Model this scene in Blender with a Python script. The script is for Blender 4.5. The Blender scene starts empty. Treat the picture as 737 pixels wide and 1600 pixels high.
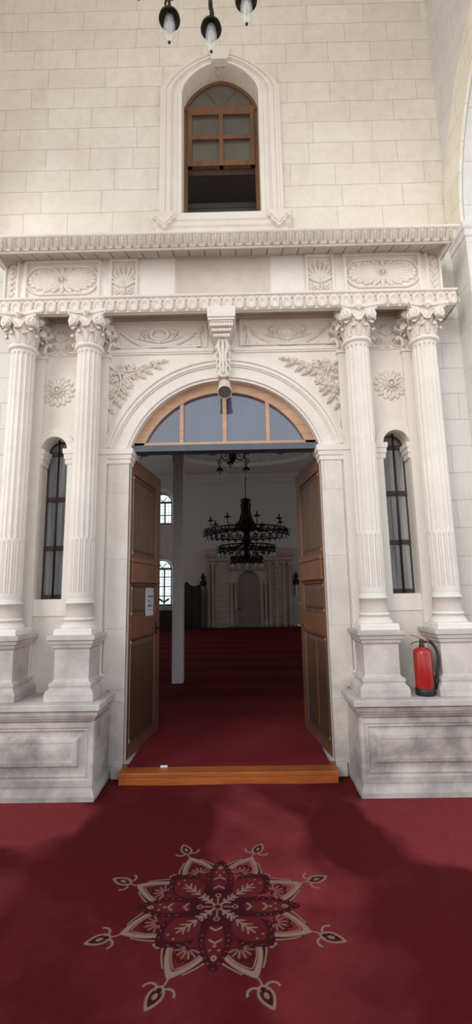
import bpy, bmesh, math, random
import numpy as np
from mathutils import Vector, Matrix
from mathutils.geometry import tessellate_polygon
random.seed(7)
PI = math.pi
S = bpy.context.scene
COL = S.collection
S.view_settings.view_transform = 'Standard'
S.view_settings.look = 'None'

# ------------------------------------------------------------------ materials
def newmat(name):
    m = bpy.data.materials.new(name); m.use_nodes = True
    nt = m.node_tree; nt.nodes.clear()
    out = nt.nodes.new('ShaderNodeOutputMaterial')
    b = nt.nodes.new('ShaderNodeBsdfPrincipled')
    nt.links.new(b.outputs[0], out.inputs[0])
    return m, nt, b
def N(nt, t, **kw):
    n = nt.nodes.new(t)
    for k, v in kw.items():
        if k.startswith('i_'): n.inputs[int(k[2:]) if k[2:].isdigit() else k[2:]].default_value = v
        else: setattr(n, k, v)
    return n
def noise(nt, vec, scale, detail=4, rough=.55):
    n = N(nt, 'ShaderNodeTexNoise'); n.inputs['Scale'].default_value = scale
    n.inputs['Detail'].default_value = detail; n.inputs['Roughness'].default_value = rough
    nt.links.new(vec, n.inputs['Vector']); return n.outputs['Fac']
def ramp(nt, fac, a, b, ca=(0,0,0,1), cb=(1,1,1,1)):
    r = N(nt, 'ShaderNodeMapRange'); r.inputs['From Min'].default_value = a; r.inputs['From Max'].default_value = b
    nt.links.new(fac, r.inputs['Value']); return r.outputs[0]
def mix(nt, fac, a, b, mode='MIX'):
    n = N(nt, 'ShaderNodeMix', data_type='RGBA', blend_type=mode)
    for sock, v in ((n.inputs['Factor'], fac), (n.inputs[6], a), (n.inputs[7], b)):
        if hasattr(v, 'is_linked'): nt.links.new(v, sock)
        elif isinstance(v, (int, float)): sock.default_value = v
        else: sock.default_value = (*v, 1)
    return n.outputs[2]
def mul(nt, a, b, op='MULTIPLY'):
    n = N(nt, 'ShaderNodeMath', operation=op)
    for s, v in ((n.inputs[0], a), (n.inputs[1], b)):
        if hasattr(v, 'is_linked'): nt.links.new(v, s)
        else: s.default_value = v
    return n.outputs[0]
def srgb(r, g, b):
    f = lambda c: (c/255/12.92) if c/255 <= .04045 else ((c/255+.055)/1.055)**2.4
    return (f(r), f(g), f(b))
def bump(nt, b, h, dist, strength=1):
    n = N(nt, 'ShaderNodeBump'); n.inputs['Distance'].default_value = dist; n.inputs['Strength'].default_value = strength
    nt.links.new(h, n.inputs['Height']); nt.links.new(n.outputs[0], b.inputs['Normal'])

def stone(name, c0, c1, blocks=None, portal=False, speck=0, crease_shade=0, dirt=None, rough=.85, bumpd=.0015, cool=True, streak=0.0):
    """limestone: mottled, cooler and greyer near the ground; blocks=(width,height); dirt=(z top, amount)"""
    m, nt, b = newmat(name)
    pos = N(nt, 'ShaderNodeNewGeometry').outputs['Position']
    n1 = noise(nt, pos, 1.7, 6); n2 = noise(nt, pos, 9, 6, .65); n3 = noise(nt, pos, 70, 4, .7)
    col = mix(nt, ramp(nt, n1, .35, .65), c0, c1)
    col = mix(nt, mul(nt, ramp(nt, n2, .45, .8), .6), col, tuple(c*.86 for c in c1))
    sep = N(nt, 'ShaderNodeSeparateXYZ'); nt.links.new(pos, sep.inputs[0])
    h = mul(nt, n3, .25)
    h = mul(nt, h, mul(nt, n2, .6), 'ADD')
    if blocks:
        cmb = N(nt, 'ShaderNodeCombineXYZ')
        xs = mul(nt, sep.outputs[0], sep.outputs[1], 'ADD')
        wob = mul(nt, mul(nt, noise(nt, pos, 3.2, 5), .5, 'SUBTRACT'), .034 if portal else .014)
        nt.links.new(mul(nt, xs, wob, 'ADD'), cmb.inputs[0]); nt.links.new(mul(nt, sep.outputs[2], wob, 'ADD'), cmb.inputs[1])
        br = N(nt, 'ShaderNodeTexBrick', offset=.43, squash=1.35, squash_frequency=3)
        nt.links.new(cmb.outputs[0], br.inputs['Vector'])
        br.inputs['Scale'].default_value = 1; br.inputs['Brick Width'].default_value = blocks[0]; br.inputs['Row Height'].default_value = blocks[1]
        br.inputs['Mortar Size'].default_value = .003; br.inputs['Mortar Smooth'].default_value = .6; br.inputs['Bias'].default_value = 0
        br.inputs['Color1'].default_value = (1,1,1,1); br.inputs['Color2'].default_value = (.88,.865,.83,1); br.inputs['Mortar'].default_value = (.82,.79,.74,1)
        amt = .62
        if portal:                                   # smooth carved facing inside the portal, ashlar above and beside it
            inx = mul(nt, mul(nt, sep.outputs[0], 0, 'ABSOLUTE'), 2.08, 'GREATER_THAN'); inz = mul(nt, sep.outputs[2], 4.85, 'GREATER_THAN')
            msk = mul(nt, inx, inz, 'MAXIMUM'); amt = mul(nt, msk, .42)
            col = mix(nt, mul(nt, mul(nt, 1, inz, 'SUBTRACT'), .8), col, (.72,.715,.70))
            col = mix(nt, msk, mix(nt, ramp(nt, n1, .35, .65), (.84,.785,.70), (.77,.71,.62)), col)
        col = mix(nt, amt, col, br.outputs['Color'], 'MULTIPLY')
        h = mul(nt, h, mul(nt, mul(nt, br.outputs['Fac'], amt), -1.6), 'ADD')
    # cooler, pinkish-grey towards the ground
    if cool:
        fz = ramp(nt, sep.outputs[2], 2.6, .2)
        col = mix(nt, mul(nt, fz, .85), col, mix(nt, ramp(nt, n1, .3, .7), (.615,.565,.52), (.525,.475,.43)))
    if dirt:
        zt, amt = dirt
        fz = ramp(nt, mul(nt, sep.outputs[2], mul(nt, noise(nt, pos, 3.2, 5), -.9), 'ADD'), zt-.35, zt-.75)
        stn = mul(nt, fz, ramp(nt, noise(nt, pos, 2.6, 7, .62), .38, .62))
        col = mix(nt, mul(nt, stn, amt), col, (.215,.195,.18))
        low = ramp(nt, mul(nt, sep.outputs[2], mul(nt, n2, .12), 'ADD'), .34, .10)
        col = mix(nt, mul(nt, low, .38*amt), col, (.30,.275,.255))
    if streak:
        sc = N(nt, 'ShaderNodeVectorMath', operation='MULTIPLY'); sc.inputs[1].default_value = (1.2,1.2,.35); nt.links.new(pos, sc.inputs[0])
        col = mix(nt, mul(nt, ramp(nt, noise(nt, sc.outputs[0], 3.5, 5), .52, .75), streak), col, (.52,.43,.32))
    if speck:
        sp_ = noise(nt, pos, 22, 8, .78); sq = noise(nt, pos, 4.5, 6, .7)
        col = mix(nt, mul(nt, mul(nt, ramp(nt, sp_, .56, .72), ramp(nt, sq, .40, .62)), speck), col, (.58,.52,.43))
        col = mix(nt, mul(nt, ramp(nt, sp_, .46, .34), speck*.7), col, (.92,.90,.84))
    if crease_shade:  # shade painted into creases, highlight onto edges, to deepen the relief
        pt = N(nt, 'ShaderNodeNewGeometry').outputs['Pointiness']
        col = mix(nt, mul(nt, ramp(nt, pt, .497, .455), crease_shade), col, (.40,.335,.265))
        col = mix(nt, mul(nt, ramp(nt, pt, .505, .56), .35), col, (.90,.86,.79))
    nt.links.new(col, b.inputs['Base Color']); b.inputs['Roughness'].default_value = rough
    b.inputs['Specular IOR Level'].default_value = .2
    bump(nt, b, h, bumpd*2.2)
    return m
def wood(name, c0, c1, c2, axis=2, scale=1, rough=.5, zdark=None):
    m, nt, b = newmat(name)
    tc = N(nt, 'ShaderNodeTexCoord').outputs['Object']
    mp = N(nt, 'ShaderNodeVectorMath', operation='MULTIPLY')
    s = [14*scale]*3; s[axis] = .9*scale; mp.inputs[1].default_value = s
    nt.links.new(tc, mp.inputs[0]); v = mp.outputs[0]
    n1 = noise(nt, v, 1.6, 8, .65); n2 = noise(nt, v, 6, 6, .7); n3 = noise(nt, tc, 2.2, 4)
    col = mix(nt, ramp(nt, n1, .35, .65), c0, c1)
    col = mix(nt, mul(nt, ramp(nt, n2, .5, .8), .7), col, c2)
    col = mix(nt, mul(nt, ramp(nt, n3, .45, .75), .45), col, c2)
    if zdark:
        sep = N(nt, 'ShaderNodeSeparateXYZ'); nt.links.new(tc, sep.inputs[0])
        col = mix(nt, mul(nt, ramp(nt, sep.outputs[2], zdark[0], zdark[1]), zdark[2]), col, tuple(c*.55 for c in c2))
    nt.links.new(col, b.inputs['Base Color']); b.inputs['Roughness'].default_value = rough
    bump(nt, b, n2, .0015)
    return m
def plain(name, c, rough=.6, metal=0, em=None, nz=.15, spec=.5):
    m, nt, b = newmat(name)
    pos = N(nt, 'ShaderNodeTexCoord').outputs['Object']
    n = noise(nt, pos, 18, 4)
    nt.links.new(mix(nt, ramp(nt, n, .3, .75), c, tuple(x*(1-nz) for x in c)), b.inputs['Base Color'])
    b.inputs['Roughness'].default_value = rough; b.inputs['Metallic'].default_value = metal
    b.inputs['Specular IOR Level'].default_value = spec
    if em: b.inputs['Emission Color'].default_value = (*em[0], 1); b.inputs['Emission Strength'].default_value = em[1]
    return m

M = {}
cA, cB = (.80,.745,.655), (.70,.64,.545)
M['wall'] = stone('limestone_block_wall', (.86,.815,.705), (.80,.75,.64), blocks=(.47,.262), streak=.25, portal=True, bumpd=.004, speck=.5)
M['carved'] = stone('carved_cream_limestone', (.84,.785,.70), (.76,.70,.61), streak=.15, crease_shade=.62, bumpd=.0008)
M['pier_face'] = stone('pier_face_limestone', (.83,.78,.70), (.73,.675,.60), blocks=(1.6,.62), streak=.3, dirt=(1.0,.6), bumpd=.001)
M['column'] = stone('column_limestone', (.84,.79,.71), (.77,.72,.64), crease_shade=.5, bumpd=.0004)
M['cornice'] = stone('weathered_cornice_stone', (.76,.70,.61), (.64,.575,.48), streak=.3, bumpd=.001, crease_shade=.8)
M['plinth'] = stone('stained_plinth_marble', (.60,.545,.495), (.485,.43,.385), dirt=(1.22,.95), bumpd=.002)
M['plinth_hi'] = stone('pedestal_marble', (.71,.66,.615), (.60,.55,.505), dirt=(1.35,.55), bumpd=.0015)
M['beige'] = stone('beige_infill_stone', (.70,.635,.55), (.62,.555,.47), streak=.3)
M['soffit'] = stone('shaded_soffit_stone', (.60,.52,.44), (.48,.41,.34))  # shade of the undersides put into the colour as a browner stone
M['pier'] = stone('grey_pier_stone', (.80,.78,.75), (.70,.69,.67), blocks=(.62,.40))
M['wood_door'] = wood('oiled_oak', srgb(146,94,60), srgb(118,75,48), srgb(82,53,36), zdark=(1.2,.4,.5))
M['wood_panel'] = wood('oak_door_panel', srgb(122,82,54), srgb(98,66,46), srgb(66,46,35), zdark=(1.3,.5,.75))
M['wood_step'] = wood('varnished_step_board', srgb(176,96,40), srgb(150,78,30), srgb(110,54,22), axis=0, rough=.35)
M['wood_pale'] = wood('pale_pine_frame', srgb(205,168,138), srgb(186,146,114), srgb(150,112,84), axis=0)
M['wood_red'] = wood('reddish_window_wood', srgb(130,90,60), srgb(106,72,48), srgb(72,50,36))
M['wood_dark'] = wood('dark_brown_window_wood', srgb(78,54,44), srgb(60,42,36), srgb(40,30,26))
M['cabinet'] = wood('dark_cabinet_wood', srgb(46,34,28), srgb(36,27,23), srgb(22,17,15))
M['iron'] = plain('black_iron', (.012,.012,.014), .45, .3)
M['bronze'] = plain('dark_bronze', (.035,.028,.022), .45, .7)
M['brass'] = plain('brass', (.55,.38,.12), .3, 1)
M['steel'] = plain('steel', (.6,.6,.6), .3, 1)
M['lintel'] = plain('grey_steel_lintel', (.10,.115,.14), .5, .3)
M['cream_metal'] = plain('cream_enamel', (.70,.64,.52), .4)
M['grille'] = plain('speaker_grille', (.13,.11,.085), .7)
M['paper'] = plain('white_paper', (.62,.62,.66), .9, nz=.06)
M['ink'] = plain('ink', (.10,.10,.13), .9)
M['ext_red'] = plain('extinguisher_red', (.36,.018,.012), .22, 0, nz=.08)
M['rubber'] = plain('black_rubber', (.012,.012,.013), .5)
M['plaster'] = plain('hall_plaster', (.62,.58,.54), .9, nz=.08)
M['gallery'] = plain('painted_gallery_boards', (.50,.42,.38), .7)
M['white_plaster'] = plain('white_moulding_plaster', (.85,.82,.78), .8)
M['hall_glass'] = plain('milky_lamp_glass', (.40,.42,.42), .15, em=((.9,.95,1), .022))  # faint glow added in place of window light caught by the unlit glass
M['post'] = plain('pale_grey_post', (.86,.83,.79), .6)
M['mihrab'] = stone('mihrab_stone', (.52,.42,.37), (.42,.335,.295), cool=False)
M['mihrab_dark'] = stone('mihrab_niche_stone', (.36,.28,.25), (.29,.225,.20), cool=False)
M['plastic'] = plain('white_plastic', (.75,.74,.74), .4)
M['darkroom'] = plain('dark_room', (.10,.09,.08), .9)

def glassmat(name, tint, refl, rough=.05, pebble=0, dark=(.03,.035,.045), streak=False):
    m, nt, b = newmat(name)
    pos = N(nt, 'ShaderNodeTexCoord').outputs['Object']
    n = noise(nt, pos, 1.2, 3)
    if streak:
        mp = N(nt, 'ShaderNodeVectorMath', operation='MULTIPLY'); mp.inputs[1].default_value = (11, 1, .35); nt.links.new(pos, mp.inputs[0]); n = noise(nt, mp.outputs[0], 1.3, 2)
    nt.links.new(mix(nt, ramp(nt, n, .4, .6), dark, tint), b.inputs['Base Color'])
    b.inputs['Roughness'].default_value = rough
    b.inputs['Metallic'].default_value = 0; b.inputs['IOR'].default_value = 1.5
    b.inputs['Coat Weight'].default_value = refl; b.inputs['Coat Roughness'].default_value = rough; b.inputs['Coat IOR'].default_value = 2.0
    if pebble:
        v = N(nt, 'ShaderNodeTexVoronoi'); v.inputs['Scale'].default_value = pebble; nt.links.new(pos, v.inputs['Vector'])
        bump(nt, b, v.outputs['Distance'], .003)
    return m
M['glass_transom'] = glassmat('transom_glass', (.075,.085,.125), .8, .03, dark=(.06,.068,.10))
M['glass_niche'] = glassmat('pebbled_glass', (.38,.39,.38), .6, .15, pebble=120, dark=(.13,.13,.135), streak=True)
M['glass_upper'] = glassmat('upper_glass', (.12,.11,.095), .3, .15, dark=(.09,.08,.07))
def clearglass():
    m, nt, b = newmat('lamp_glass')
    b.inputs['Base Color'].default_value = (.9,.92,.92,1); b.inputs['Roughness'].default_value = .08
    b.inputs['Transmission Weight'].default_value = .0; b.inputs['Alpha'].default_value = .38
    b.inputs['Coat Weight'].default_value = .6; b.inputs['Specular IOR Level'].default_value = 1
    n = noise(nt, N(nt, 'ShaderNodeTexCoord').outputs['Object'], 40, 2)
    r = ramp(nt, n, 0, 1); nt.links.new(mul(nt, mul(nt, r, .2), .22, 'ADD'), b.inputs['Alpha'])
    return m
M['lamp_glass'] = clearglass()
M['bulb'] = plain('frosted_bulb', (.42,.42,.40), .3)
def skyglass():
    m, nt, b = newmat('daylit_leaded_glass')
    pos = N(nt, 'ShaderNodeTexCoord').outputs['Object']
    n = noise(nt, pos, 3, 3)
    c = mix(nt, ramp(nt, n, .35, .65), (.80,.95,1.0), (1,1,1))
    nt.links.new(c, b.inputs['Emission Color']); b.inputs['Emission Strength'].default_value = 1.1
    b.inputs['Base Color'].default_value = (.5,.6,.65,1); b.inputs['Roughness'].default_value = .2
    return m
M['skyglass'] = skyglass()

def carpet_mat():
    m, nt, b = newmat('red_pile_carpet')
    pos = N(nt, 'ShaderNodeNewGeometry').outputs['Position']
    at = N(nt, 'ShaderNodeAttribute', attribute_name='motif')
    sp = N(nt, 'ShaderNodeSeparateColor'); nt.links.new(at.outputs['Color'], sp.inputs[0])
    n1 = noise(nt, pos, 1.1, 3, .5); n2 = noise(nt, pos, 14, 6, .7); n3 = noise(nt, pos, 260, 3, .8); n4 = noise(nt, pos, 2.6, 5, .6)
    at2 = N(nt, 'ShaderNodeAttribute', attribute_name='nap_light')
    nap_light = mul(nt, at2.outputs['Fac'], mul(nt, mul(nt, n4, .5, 'SUBTRACT'), .7), 'ADD')  # pile lie mixed with painted patches of light
    col = mix(nt, ramp(nt, nap_light, .25, .75), (.080,.0045,.0055), (.235,.034,.036))
    col = mix(nt, mul(nt, ramp(nt, n2, .45, .8), .35), col, (.085,.006,.010))
    col = mix(nt, sp.outputs[2], col, (.125,.012,.010))
    col = mix(nt, sp.outputs[1], col, (.034,.003,.006))
    col = mix(nt, sp.outputs[0], col, (.27,.175,.13))
    col = mix(nt, mul(nt, ramp(nt, n3, .3, .8), .6), col, mix(nt, .5, col, (.02,.002,.004)))
    nt.links.new(col, b.inputs['Base Color']); b.inputs['Roughness'].default_value = 1
    b.inputs['Specular IOR Level'].default_value = .05
    b.inputs['Sheen Weight'].default_value = .05; b.inputs['Sheen Tint'].default_value = (.9,.3,.3,1)
    bump(nt, b, mul(nt, n3, n2, 'ADD'), .004)
    return m
M['carpet'] = carpet_mat()
def hall_carpet():
    m, nt, b = newmat('hall_row_carpet')
    pos = N(nt, 'ShaderNodeNewGeometry').outputs['Position']
    sep = N(nt, 'ShaderNodeSeparateXYZ'); nt.links.new(pos, sep.inputs[0])
    y = mul(nt, sep.outputs[1], mul(nt, noise(nt, pos, 1.3, 3), .25), 'ADD')
    ph = mul(nt, mul(nt, y, 1.15, 'DIVIDE'), 1.0, 'FRACT')
    tri = mul(nt, mul(nt, ph, .5, 'SUBTRACT'), 0, 'ABSOLUTE')
    n2 = noise(nt, pos, 8, 5)
    col = mix(nt, ramp(nt, tri, .12, .38), (.10,.010,.014), (.155,.017,.022))
    col = mix(nt, ramp(nt, n2, .4, .8), col, (.11,.012,.016))
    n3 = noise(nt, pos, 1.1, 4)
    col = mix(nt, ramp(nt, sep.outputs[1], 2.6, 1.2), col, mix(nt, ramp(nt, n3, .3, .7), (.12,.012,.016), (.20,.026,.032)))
    nt.links.new(col, b.inputs['Base Color']); b.inputs['Roughness'].default_value = 1; b.inputs['Specular IOR Level'].default_value = .05
    return m
M['hall_carpet'] = hall_carpet()

# ------------------------------------------------------------------ mesh helpers
class MB:
    def __init__(s): s.v = []; s.f = []; s.sm = []
    def add(s, vs, fs, smooth=False):
        o = len(s.v); s.v += [tuple(map(float, p)) for p in vs]
        s.f += [tuple(i+o for i in f) for f in fs]; s.sm += [smooth]*len(fs); return s
    def box(s, x0, x1, y0, y1, z0, z1):
        if x0 > x1: x0, x1 = x1, x0
        v = [(x0,y0,z0),(x1,y0,z0),(x1,y1,z0),(x0,y1,z0),(x0,y0,z1),(x1,y0,z1),(x1,y1,z1),(x0,y1,z1)]
        return s.add(v, [(0,3,2,1),(4,5,6,7),(0,1,5,4),(1,2,6,5),(2,3,7,6),(3,0,4,7)])
    def rings(s, x0, x1, y0, y1, prof, capb=True, capt=True):
        """stack of rectangles: prof = [(offset outwards, z), ...]"""
        if x0 > x1: x0, x1 = x1, x0
        vs, fs = [], []
        for o, z in prof:
            vs += [(x0-o,y0-o,z),(x1+o,y0-o,z),(x1+o,y1+o,z),(x0-o,y1+o,z)]
        for i in range(len(prof)-1):
            for k in range(4):
                a = i*4+k; b = i*4+(k+1) % 4
                fs.append((a, b, b+4, a+4))
        if capb: fs.append((3,2,1,0))
        if capt: n = (len(prof)-1)*4; fs.append((n,n+1,n+2,n+3))
        return s.add(vs, fs)
    def lathe(s, prof, c=(0,0,0), n=32, R=None, smooth=True, cap=True):
        """prof = [(r, z)]; R = optional 3x3 rotation"""
        vs, fs = [], []
        for r, z in prof:
            for k in range(n):
                a = 2*PI*k/n; p = Vector((r*math.cos(a), r*math.sin(a), z))
                if R: p = R @ p
                vs.append((p.x+c[0], p.y+c[1], p.z+c[2]))
        for i in range(len(prof)-1):
            for k in range(n):
                a = i*n+k; b = i*n+(k+1) % n
                fs.append((a, b, b+n, a+n))
        s.add(vs, fs, smooth)
        if cap:
            o = len(s.v)-len(vs)
            s.f.append(tuple(o+k for k in range(n-1, -1, -1))); s.sm.append(False)
            m = (len(prof)-1)*n; s.f.append(tuple(o+m+k for k in range(n))); s.sm.append(False)
        return s
    def tube(s, pts, r, n=8, closed=False):
        P = [Vector(p) for p in pts]; m = len(P)
        rr = r if isinstance(r, (list, tuple)) else [r]*m
        vs, fs = [], []; up = None
        for i in range(m):
            if closed: t = P[(i+1) % m]-P[i-1]
            else: t = P[min(i+1, m-1)]-P[max(i-1, 0)]
            t.normalize()
            if up is None: up = Vector((0,0,1)) if abs(t.z) < .9 else Vector((1,0,0))
            a = t.cross(up); a.normalize(); up = a.cross(t); up.normalize()
            for k in range(n):
                q = 2*PI*k/n; p = P[i]+(a*math.cos(q)+up*math.sin(q))*rr[i]; vs.append(tuple(p))
        for i in range(m if closed else m-1):
            for k in range(n):
                a = i*n+k; b = i*n+(k+1) % n; j = ((i+1) % m)*n
                fs.append((a, b, j+(k+1) % n, j+k))
        if not closed: fs += [tuple(range(n-1, -1, -1)), tuple(range((m-1)*n, m*n))]
        return s.add(vs, fs, True)
    def ball(s, c, r, n=12, sz=1):
        return s.lathe([(max(r*math.sin(PI*i/8), 1e-4), -r*sz*math.cos(PI*i/8)) for i in range(9)], c, n, cap=False)
    def prism(s, poly, y0, y1, cap=True):
        """poly in XZ extruded along Y"""
        n = len(poly)
        s.add([(x,y0,z) for x, z in poly]+[(x,y1,z) for x, z in poly], [(i, (i+1) % n, (i+1) % n+n, i+n) for i in range(n)])
        if cap:
            t = tessellate_polygon([[Vector((x,z,0)) for x, z in poly]])
            s.add([(x,y0,z) for x, z in poly], [tuple(q) for q in t]); s.add([(x,y1,z) for x, z in poly], [tuple(q) for q in t])
        return s
    def sweep2(s, inner, outer, y0, y1):
        """band between two equally long open XZ polylines, from y0 (front) to y1 (back)"""
        n = len(inner)
        v = [(x,y0,z) for x, z in inner]+[(x,y0,z) for x, z in outer]+[(x,y1,z) for x, z in inner]+[(x,y1,z) for x, z in outer]
        f = []
        for i in range(n-1):
            f += [(i,i+1,n+i+1,n+i), (2*n+i,3*n+i,3*n+i+1,2*n+i+1), (i,2*n+i,2*n+i+1,i+1), (n+i,n+i+1,3*n+i+1,3*n+i)]
        f += [(0,n,3*n,2*n), (n-1,3*n-1,4*n-1,2*n-1)]
        return s.add(v, f)
    def grid(s, X, Y, Z, mask=None, smooth=True, flip=False):
        nu, nv = X.shape
        vs = np.stack([X, Y, Z], -1).reshape(-1, 3)
        idx = np.arange(nu*nv).reshape(nu, nv)
        q = np.stack([idx[:-1,:-1], idx[1:,:-1], idx[1:,1:], idx[:-1,1:]], -1)
        if mask is not None:
            mm = mask[:-1,:-1] | mask[1:,:-1] | mask[1:,1:] | mask[:-1,1:]
            q = q[mm]
        q = q.reshape(-1, 4)
        used = np.unique(q); remap = np.zeros(nu*nv, int); remap[used] = np.arange(len(used))
        q = remap[q]
        if flip: q = q[:, ::-1]
        return s.add(vs[used], [tuple(int(i) for i in t) for t in q], smooth)
    def build(s, name, mat, parent=None, local=False, loc=None, bevel=0, recalc=True):
        off = Vector((0,0,0))
        if parent is not None and not local:
            p = parent
            while p: off += p.location; p = p.parent
        if loc is not None: off = Vector(loc)
        me = bpy.data.meshes.new(name)
        me.from_pydata([(a-off.x, b-off.y, c-off.z) for a, b, c in s.v], [], s.f)
        me.polygons.foreach_set('use_smooth', s.sm); me.materials.append(mat)
        if recalc:
            bm = bmesh.new(); bm.from_mesh(me); bmesh.ops.recalc_face_normals(bm, faces=bm.faces); bm.to_mesh(me); bm.free()
        me.update()
        o = bpy.data.objects.new(name, me); COL.objects.link(o)
        if loc is not None: o.location = loc
        if parent: o.parent = parent
        if bevel:
            b = o.modifiers.new('edge', 'BEVEL'); b.width = bevel; b.segments = 2; b.limit_method = 'ANGLE'; b.angle_limit = .6
        return o
def tag(o, label=None, cat=None, group=None, kind=None):
    for k, v in (('label', label), ('category', cat), ('group', group), ('kind', kind)):
        if v: o[k] = v
    return o
def thing(name, label, cat, loc=(0,0,0), group=None):
    o = bpy.data.objects.new(name, None); COL.objects.link(o); o.location = loc; o.empty_display_size = .1
    return tag(o, label, cat, group)
def struct(name, mb, mat, **kw):
    return tag(mb.build(name, mat, **kw), kind='structure')
def copy_tree(o, parent=None):
    c = o.copy(); COL.objects.link(c); c.parent = parent
    for ch in [x for x in COL.objects if x.parent == o]: copy_tree(ch, c)
    return c
def arc(cx, cz, r, a0, a1, n):
    return [(cx+r*math.cos(math.radians(a0+(a1-a0)*i/n)), cz+r*math.sin(math.radians(a0+(a1-a0)*i/n))) for i in range(n+1)]

# ------------------------------------------------------------------ relief drawing (height fields)
class Relief:
    """carving on a plane: u = x, v = z, height grows outwards from the wall"""
    def __init__(s, u0, u1, v0, v1, res=.004):
        s.nu = int(abs(u1-u0)/res)+1; s.nv = int((v1-v0)/res)+1
        s.U, s.V = np.meshgrid(np.linspace(u0, u1, s.nu), np.linspace(v0, v1, s.nv), indexing='ij')
        s.H = np.zeros_like(s.U)
    def mx(s, h): s.H = np.maximum(s.H, h)
    def stroke(s, pts, w, h, flat=False):
        m = len(pts); ww = w if isinstance(w, (list, tuple)) else [w]*m
        for i in range(m-1):
            (ax, ay), (bx, by) = pts[i], pts[i+1]
            dx, dy = bx-ax, by-ay; L = dx*dx+dy*dy+1e-12
            wm = max(ww[i], ww[i+1])
            sel = (s.U > min(ax,bx)-wm) & (s.U < max(ax,bx)+wm) & (s.V > min(ay,by)-wm) & (s.V < max(ay,by)+wm)
            if not sel.any(): continue
            U, V = s.U[sel], s.V[sel]
            t = np.clip(((U-ax)*dx+(V-ay)*dy)/L, 0, 1)
            d = np.hypot(U-ax-t*dx, V-ay-t*dy); wd = ww[i]+(ww[i+1]-ww[i])*t
            q = np.clip(1-(d/wd)**2, 0, 1)
            s.H[sel] = np.maximum(s.H[sel], h*(np.minimum(q*3, 1) if flat else np.sqrt(q)))
        return s
    def curve(s, pts, w0, w1, h, n=24):
        P = catmull(pts, n); m = len(P)
        return s.stroke(P, [w0+(w1-w0)*i/(m-1) for i in range(m)], h)
    def leaf(s, p, ang, L, W, h, lobes=3, vein=.4, serr=.28):
        ca, sa = math.cos(ang), math.sin(ang)
        a = ((s.U-p[0])*ca+(s.V-p[1])*sa)/L; t = -(s.U-p[0])*sa+(s.V-p[1])*ca
        ins = (a > 0) & (a < 1)
        aa = np.clip(a, 1e-4, 1)
        wd = W*np.sin(PI*aa**.75)**.7*(1-serr+serr*np.abs(np.cos(PI*lobes*(aa-.25*np.abs(t)/W))))+1e-5
        q = np.clip(1-(t/wd)**2, 0, 1)
        hh = h*np.sqrt(q)*(.55+.45*np.sin(PI*aa))*(1-vein*np.exp(-(t/(.13*W))**2))
        hh *= 1-.22*np.abs(np.sin(PI*lobes*1.5*(aa-.5*np.abs(t)/W)))
        s.mx(np.where(ins, hh, 0)); return s
    def disc(s, c, rx, ry, h, dome=True):
        q = np.clip(1-((s.U-c[0])/rx)**2-((s.V-c[1])/ry)**2, 0, 1)
        s.mx(h*(np.sqrt(q) if dome else np.minimum(q*4, 1))); return s
    def ring(s, c, rx, ry, w, h):
        d = (np.sqrt(((s.U-c[0])/rx)**2+((s.V-c[1])/ry)**2)-1)*min(rx, ry)
        s.mx(h*np.sqrt(np.clip(1-(d/w)**2, 0, 1))); return s
    def spiral(s, c, r, turns, w, h, a0=0, sgn=1, shrink=.25):
        n = int(28*turns); P = []
        for i in range(n+1):
            t = i/n; a = a0+sgn*t*turns*2*PI; rr = r*(1-(1-shrink)*t)
            P.append((c[0]+rr*math.cos(a), c[1]+rr*math.sin(a)))
        s.stroke(P, [w*(1-.35*i/n) for i in range(n+1)], h); s.disc(c, w*1.2, w*1.2, h); return s
    def rect(s, u0, u1, v0, v1, prof):
        """prof: [(inward distance, height)]"""
        d = np.minimum(np.minimum(s.U-u0, u1-s.U), np.minimum(s.V-v0, v1-s.V))
        xs = [p[0] for p in prof]; ys = [p[1] for p in prof]
        return np.interp(d, xs, ys, left=0)
    def mesh(s, mb, P, eps=.0006, keep=False, mirror=1, boost=1.0):
        """P(U, V, H) -> X, Y, Z"""
        X, Y, Z = P(s.U*mirror, s.V, s.H*boost)
        return mb.grid(X, Y, Z, None if keep else s.H > eps)
def catmull(pts, n):
    P = [pts[0]]+list(pts)+[pts[-1]]; out = []
    k = max(2, n//(len(pts)-1))
    for i in range(1, len(P)-2):
        for j in range(k):
            t = j/k; p0, p1, p2, p3 = P[i-1], P[i], P[i+1], P[i+2]
            out.append(tuple(.5*((2*p1[c])+(-p0[c]+p2[c])*t+(2*p0[c]-5*p1[c]+4*p2[c]-p3[c])*t*t+(-p0[c]+3*p1[c]-3*p2[c]+p3[c])*t**3) for c in range(len(p1))))
    out.append(tuple(pts[-1])); return out
def onwall(y0): return lambda U, V, H: (U, y0+.0015-H, V)

# ------------------------------------------------------------------ camera
def make_camera():
    f, pit, yaw, roll, cx, D, H = 733.1, .16836, -.0098397, -.0170410, .13974, 4.31307, 1.55
    cy, sy, cp, sp = math.cos(yaw), math.sin(yaw), math.cos(pit), math.sin(pit)
    fw = Vector((sy*cp, cy*cp, sp)); rt = Vector((cy, -sy, 0)); up = rt.cross(fw)
    c, s_ = math.cos(roll), math.sin(roll)
    r2 = rt*c+up*s_; u2 = -rt*s_+up*c
    cam = bpy.data.cameras.new('camera'); o = bpy.data.objects.new('camera', cam); COL.objects.link(o)
    m = Matrix((r2, u2, -fw)).transposed().to_4x4(); m.translation = (cx, -D, H); o.matrix_world = m
    cam.sensor_fit = 'VERTICAL'; cam.sensor_height = 36; cam.sensor_width = 36; cam.lens = f*36/1600
    cam.clip_start = .05; cam.clip_end = 200; S.camera = o
make_camera()

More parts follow.
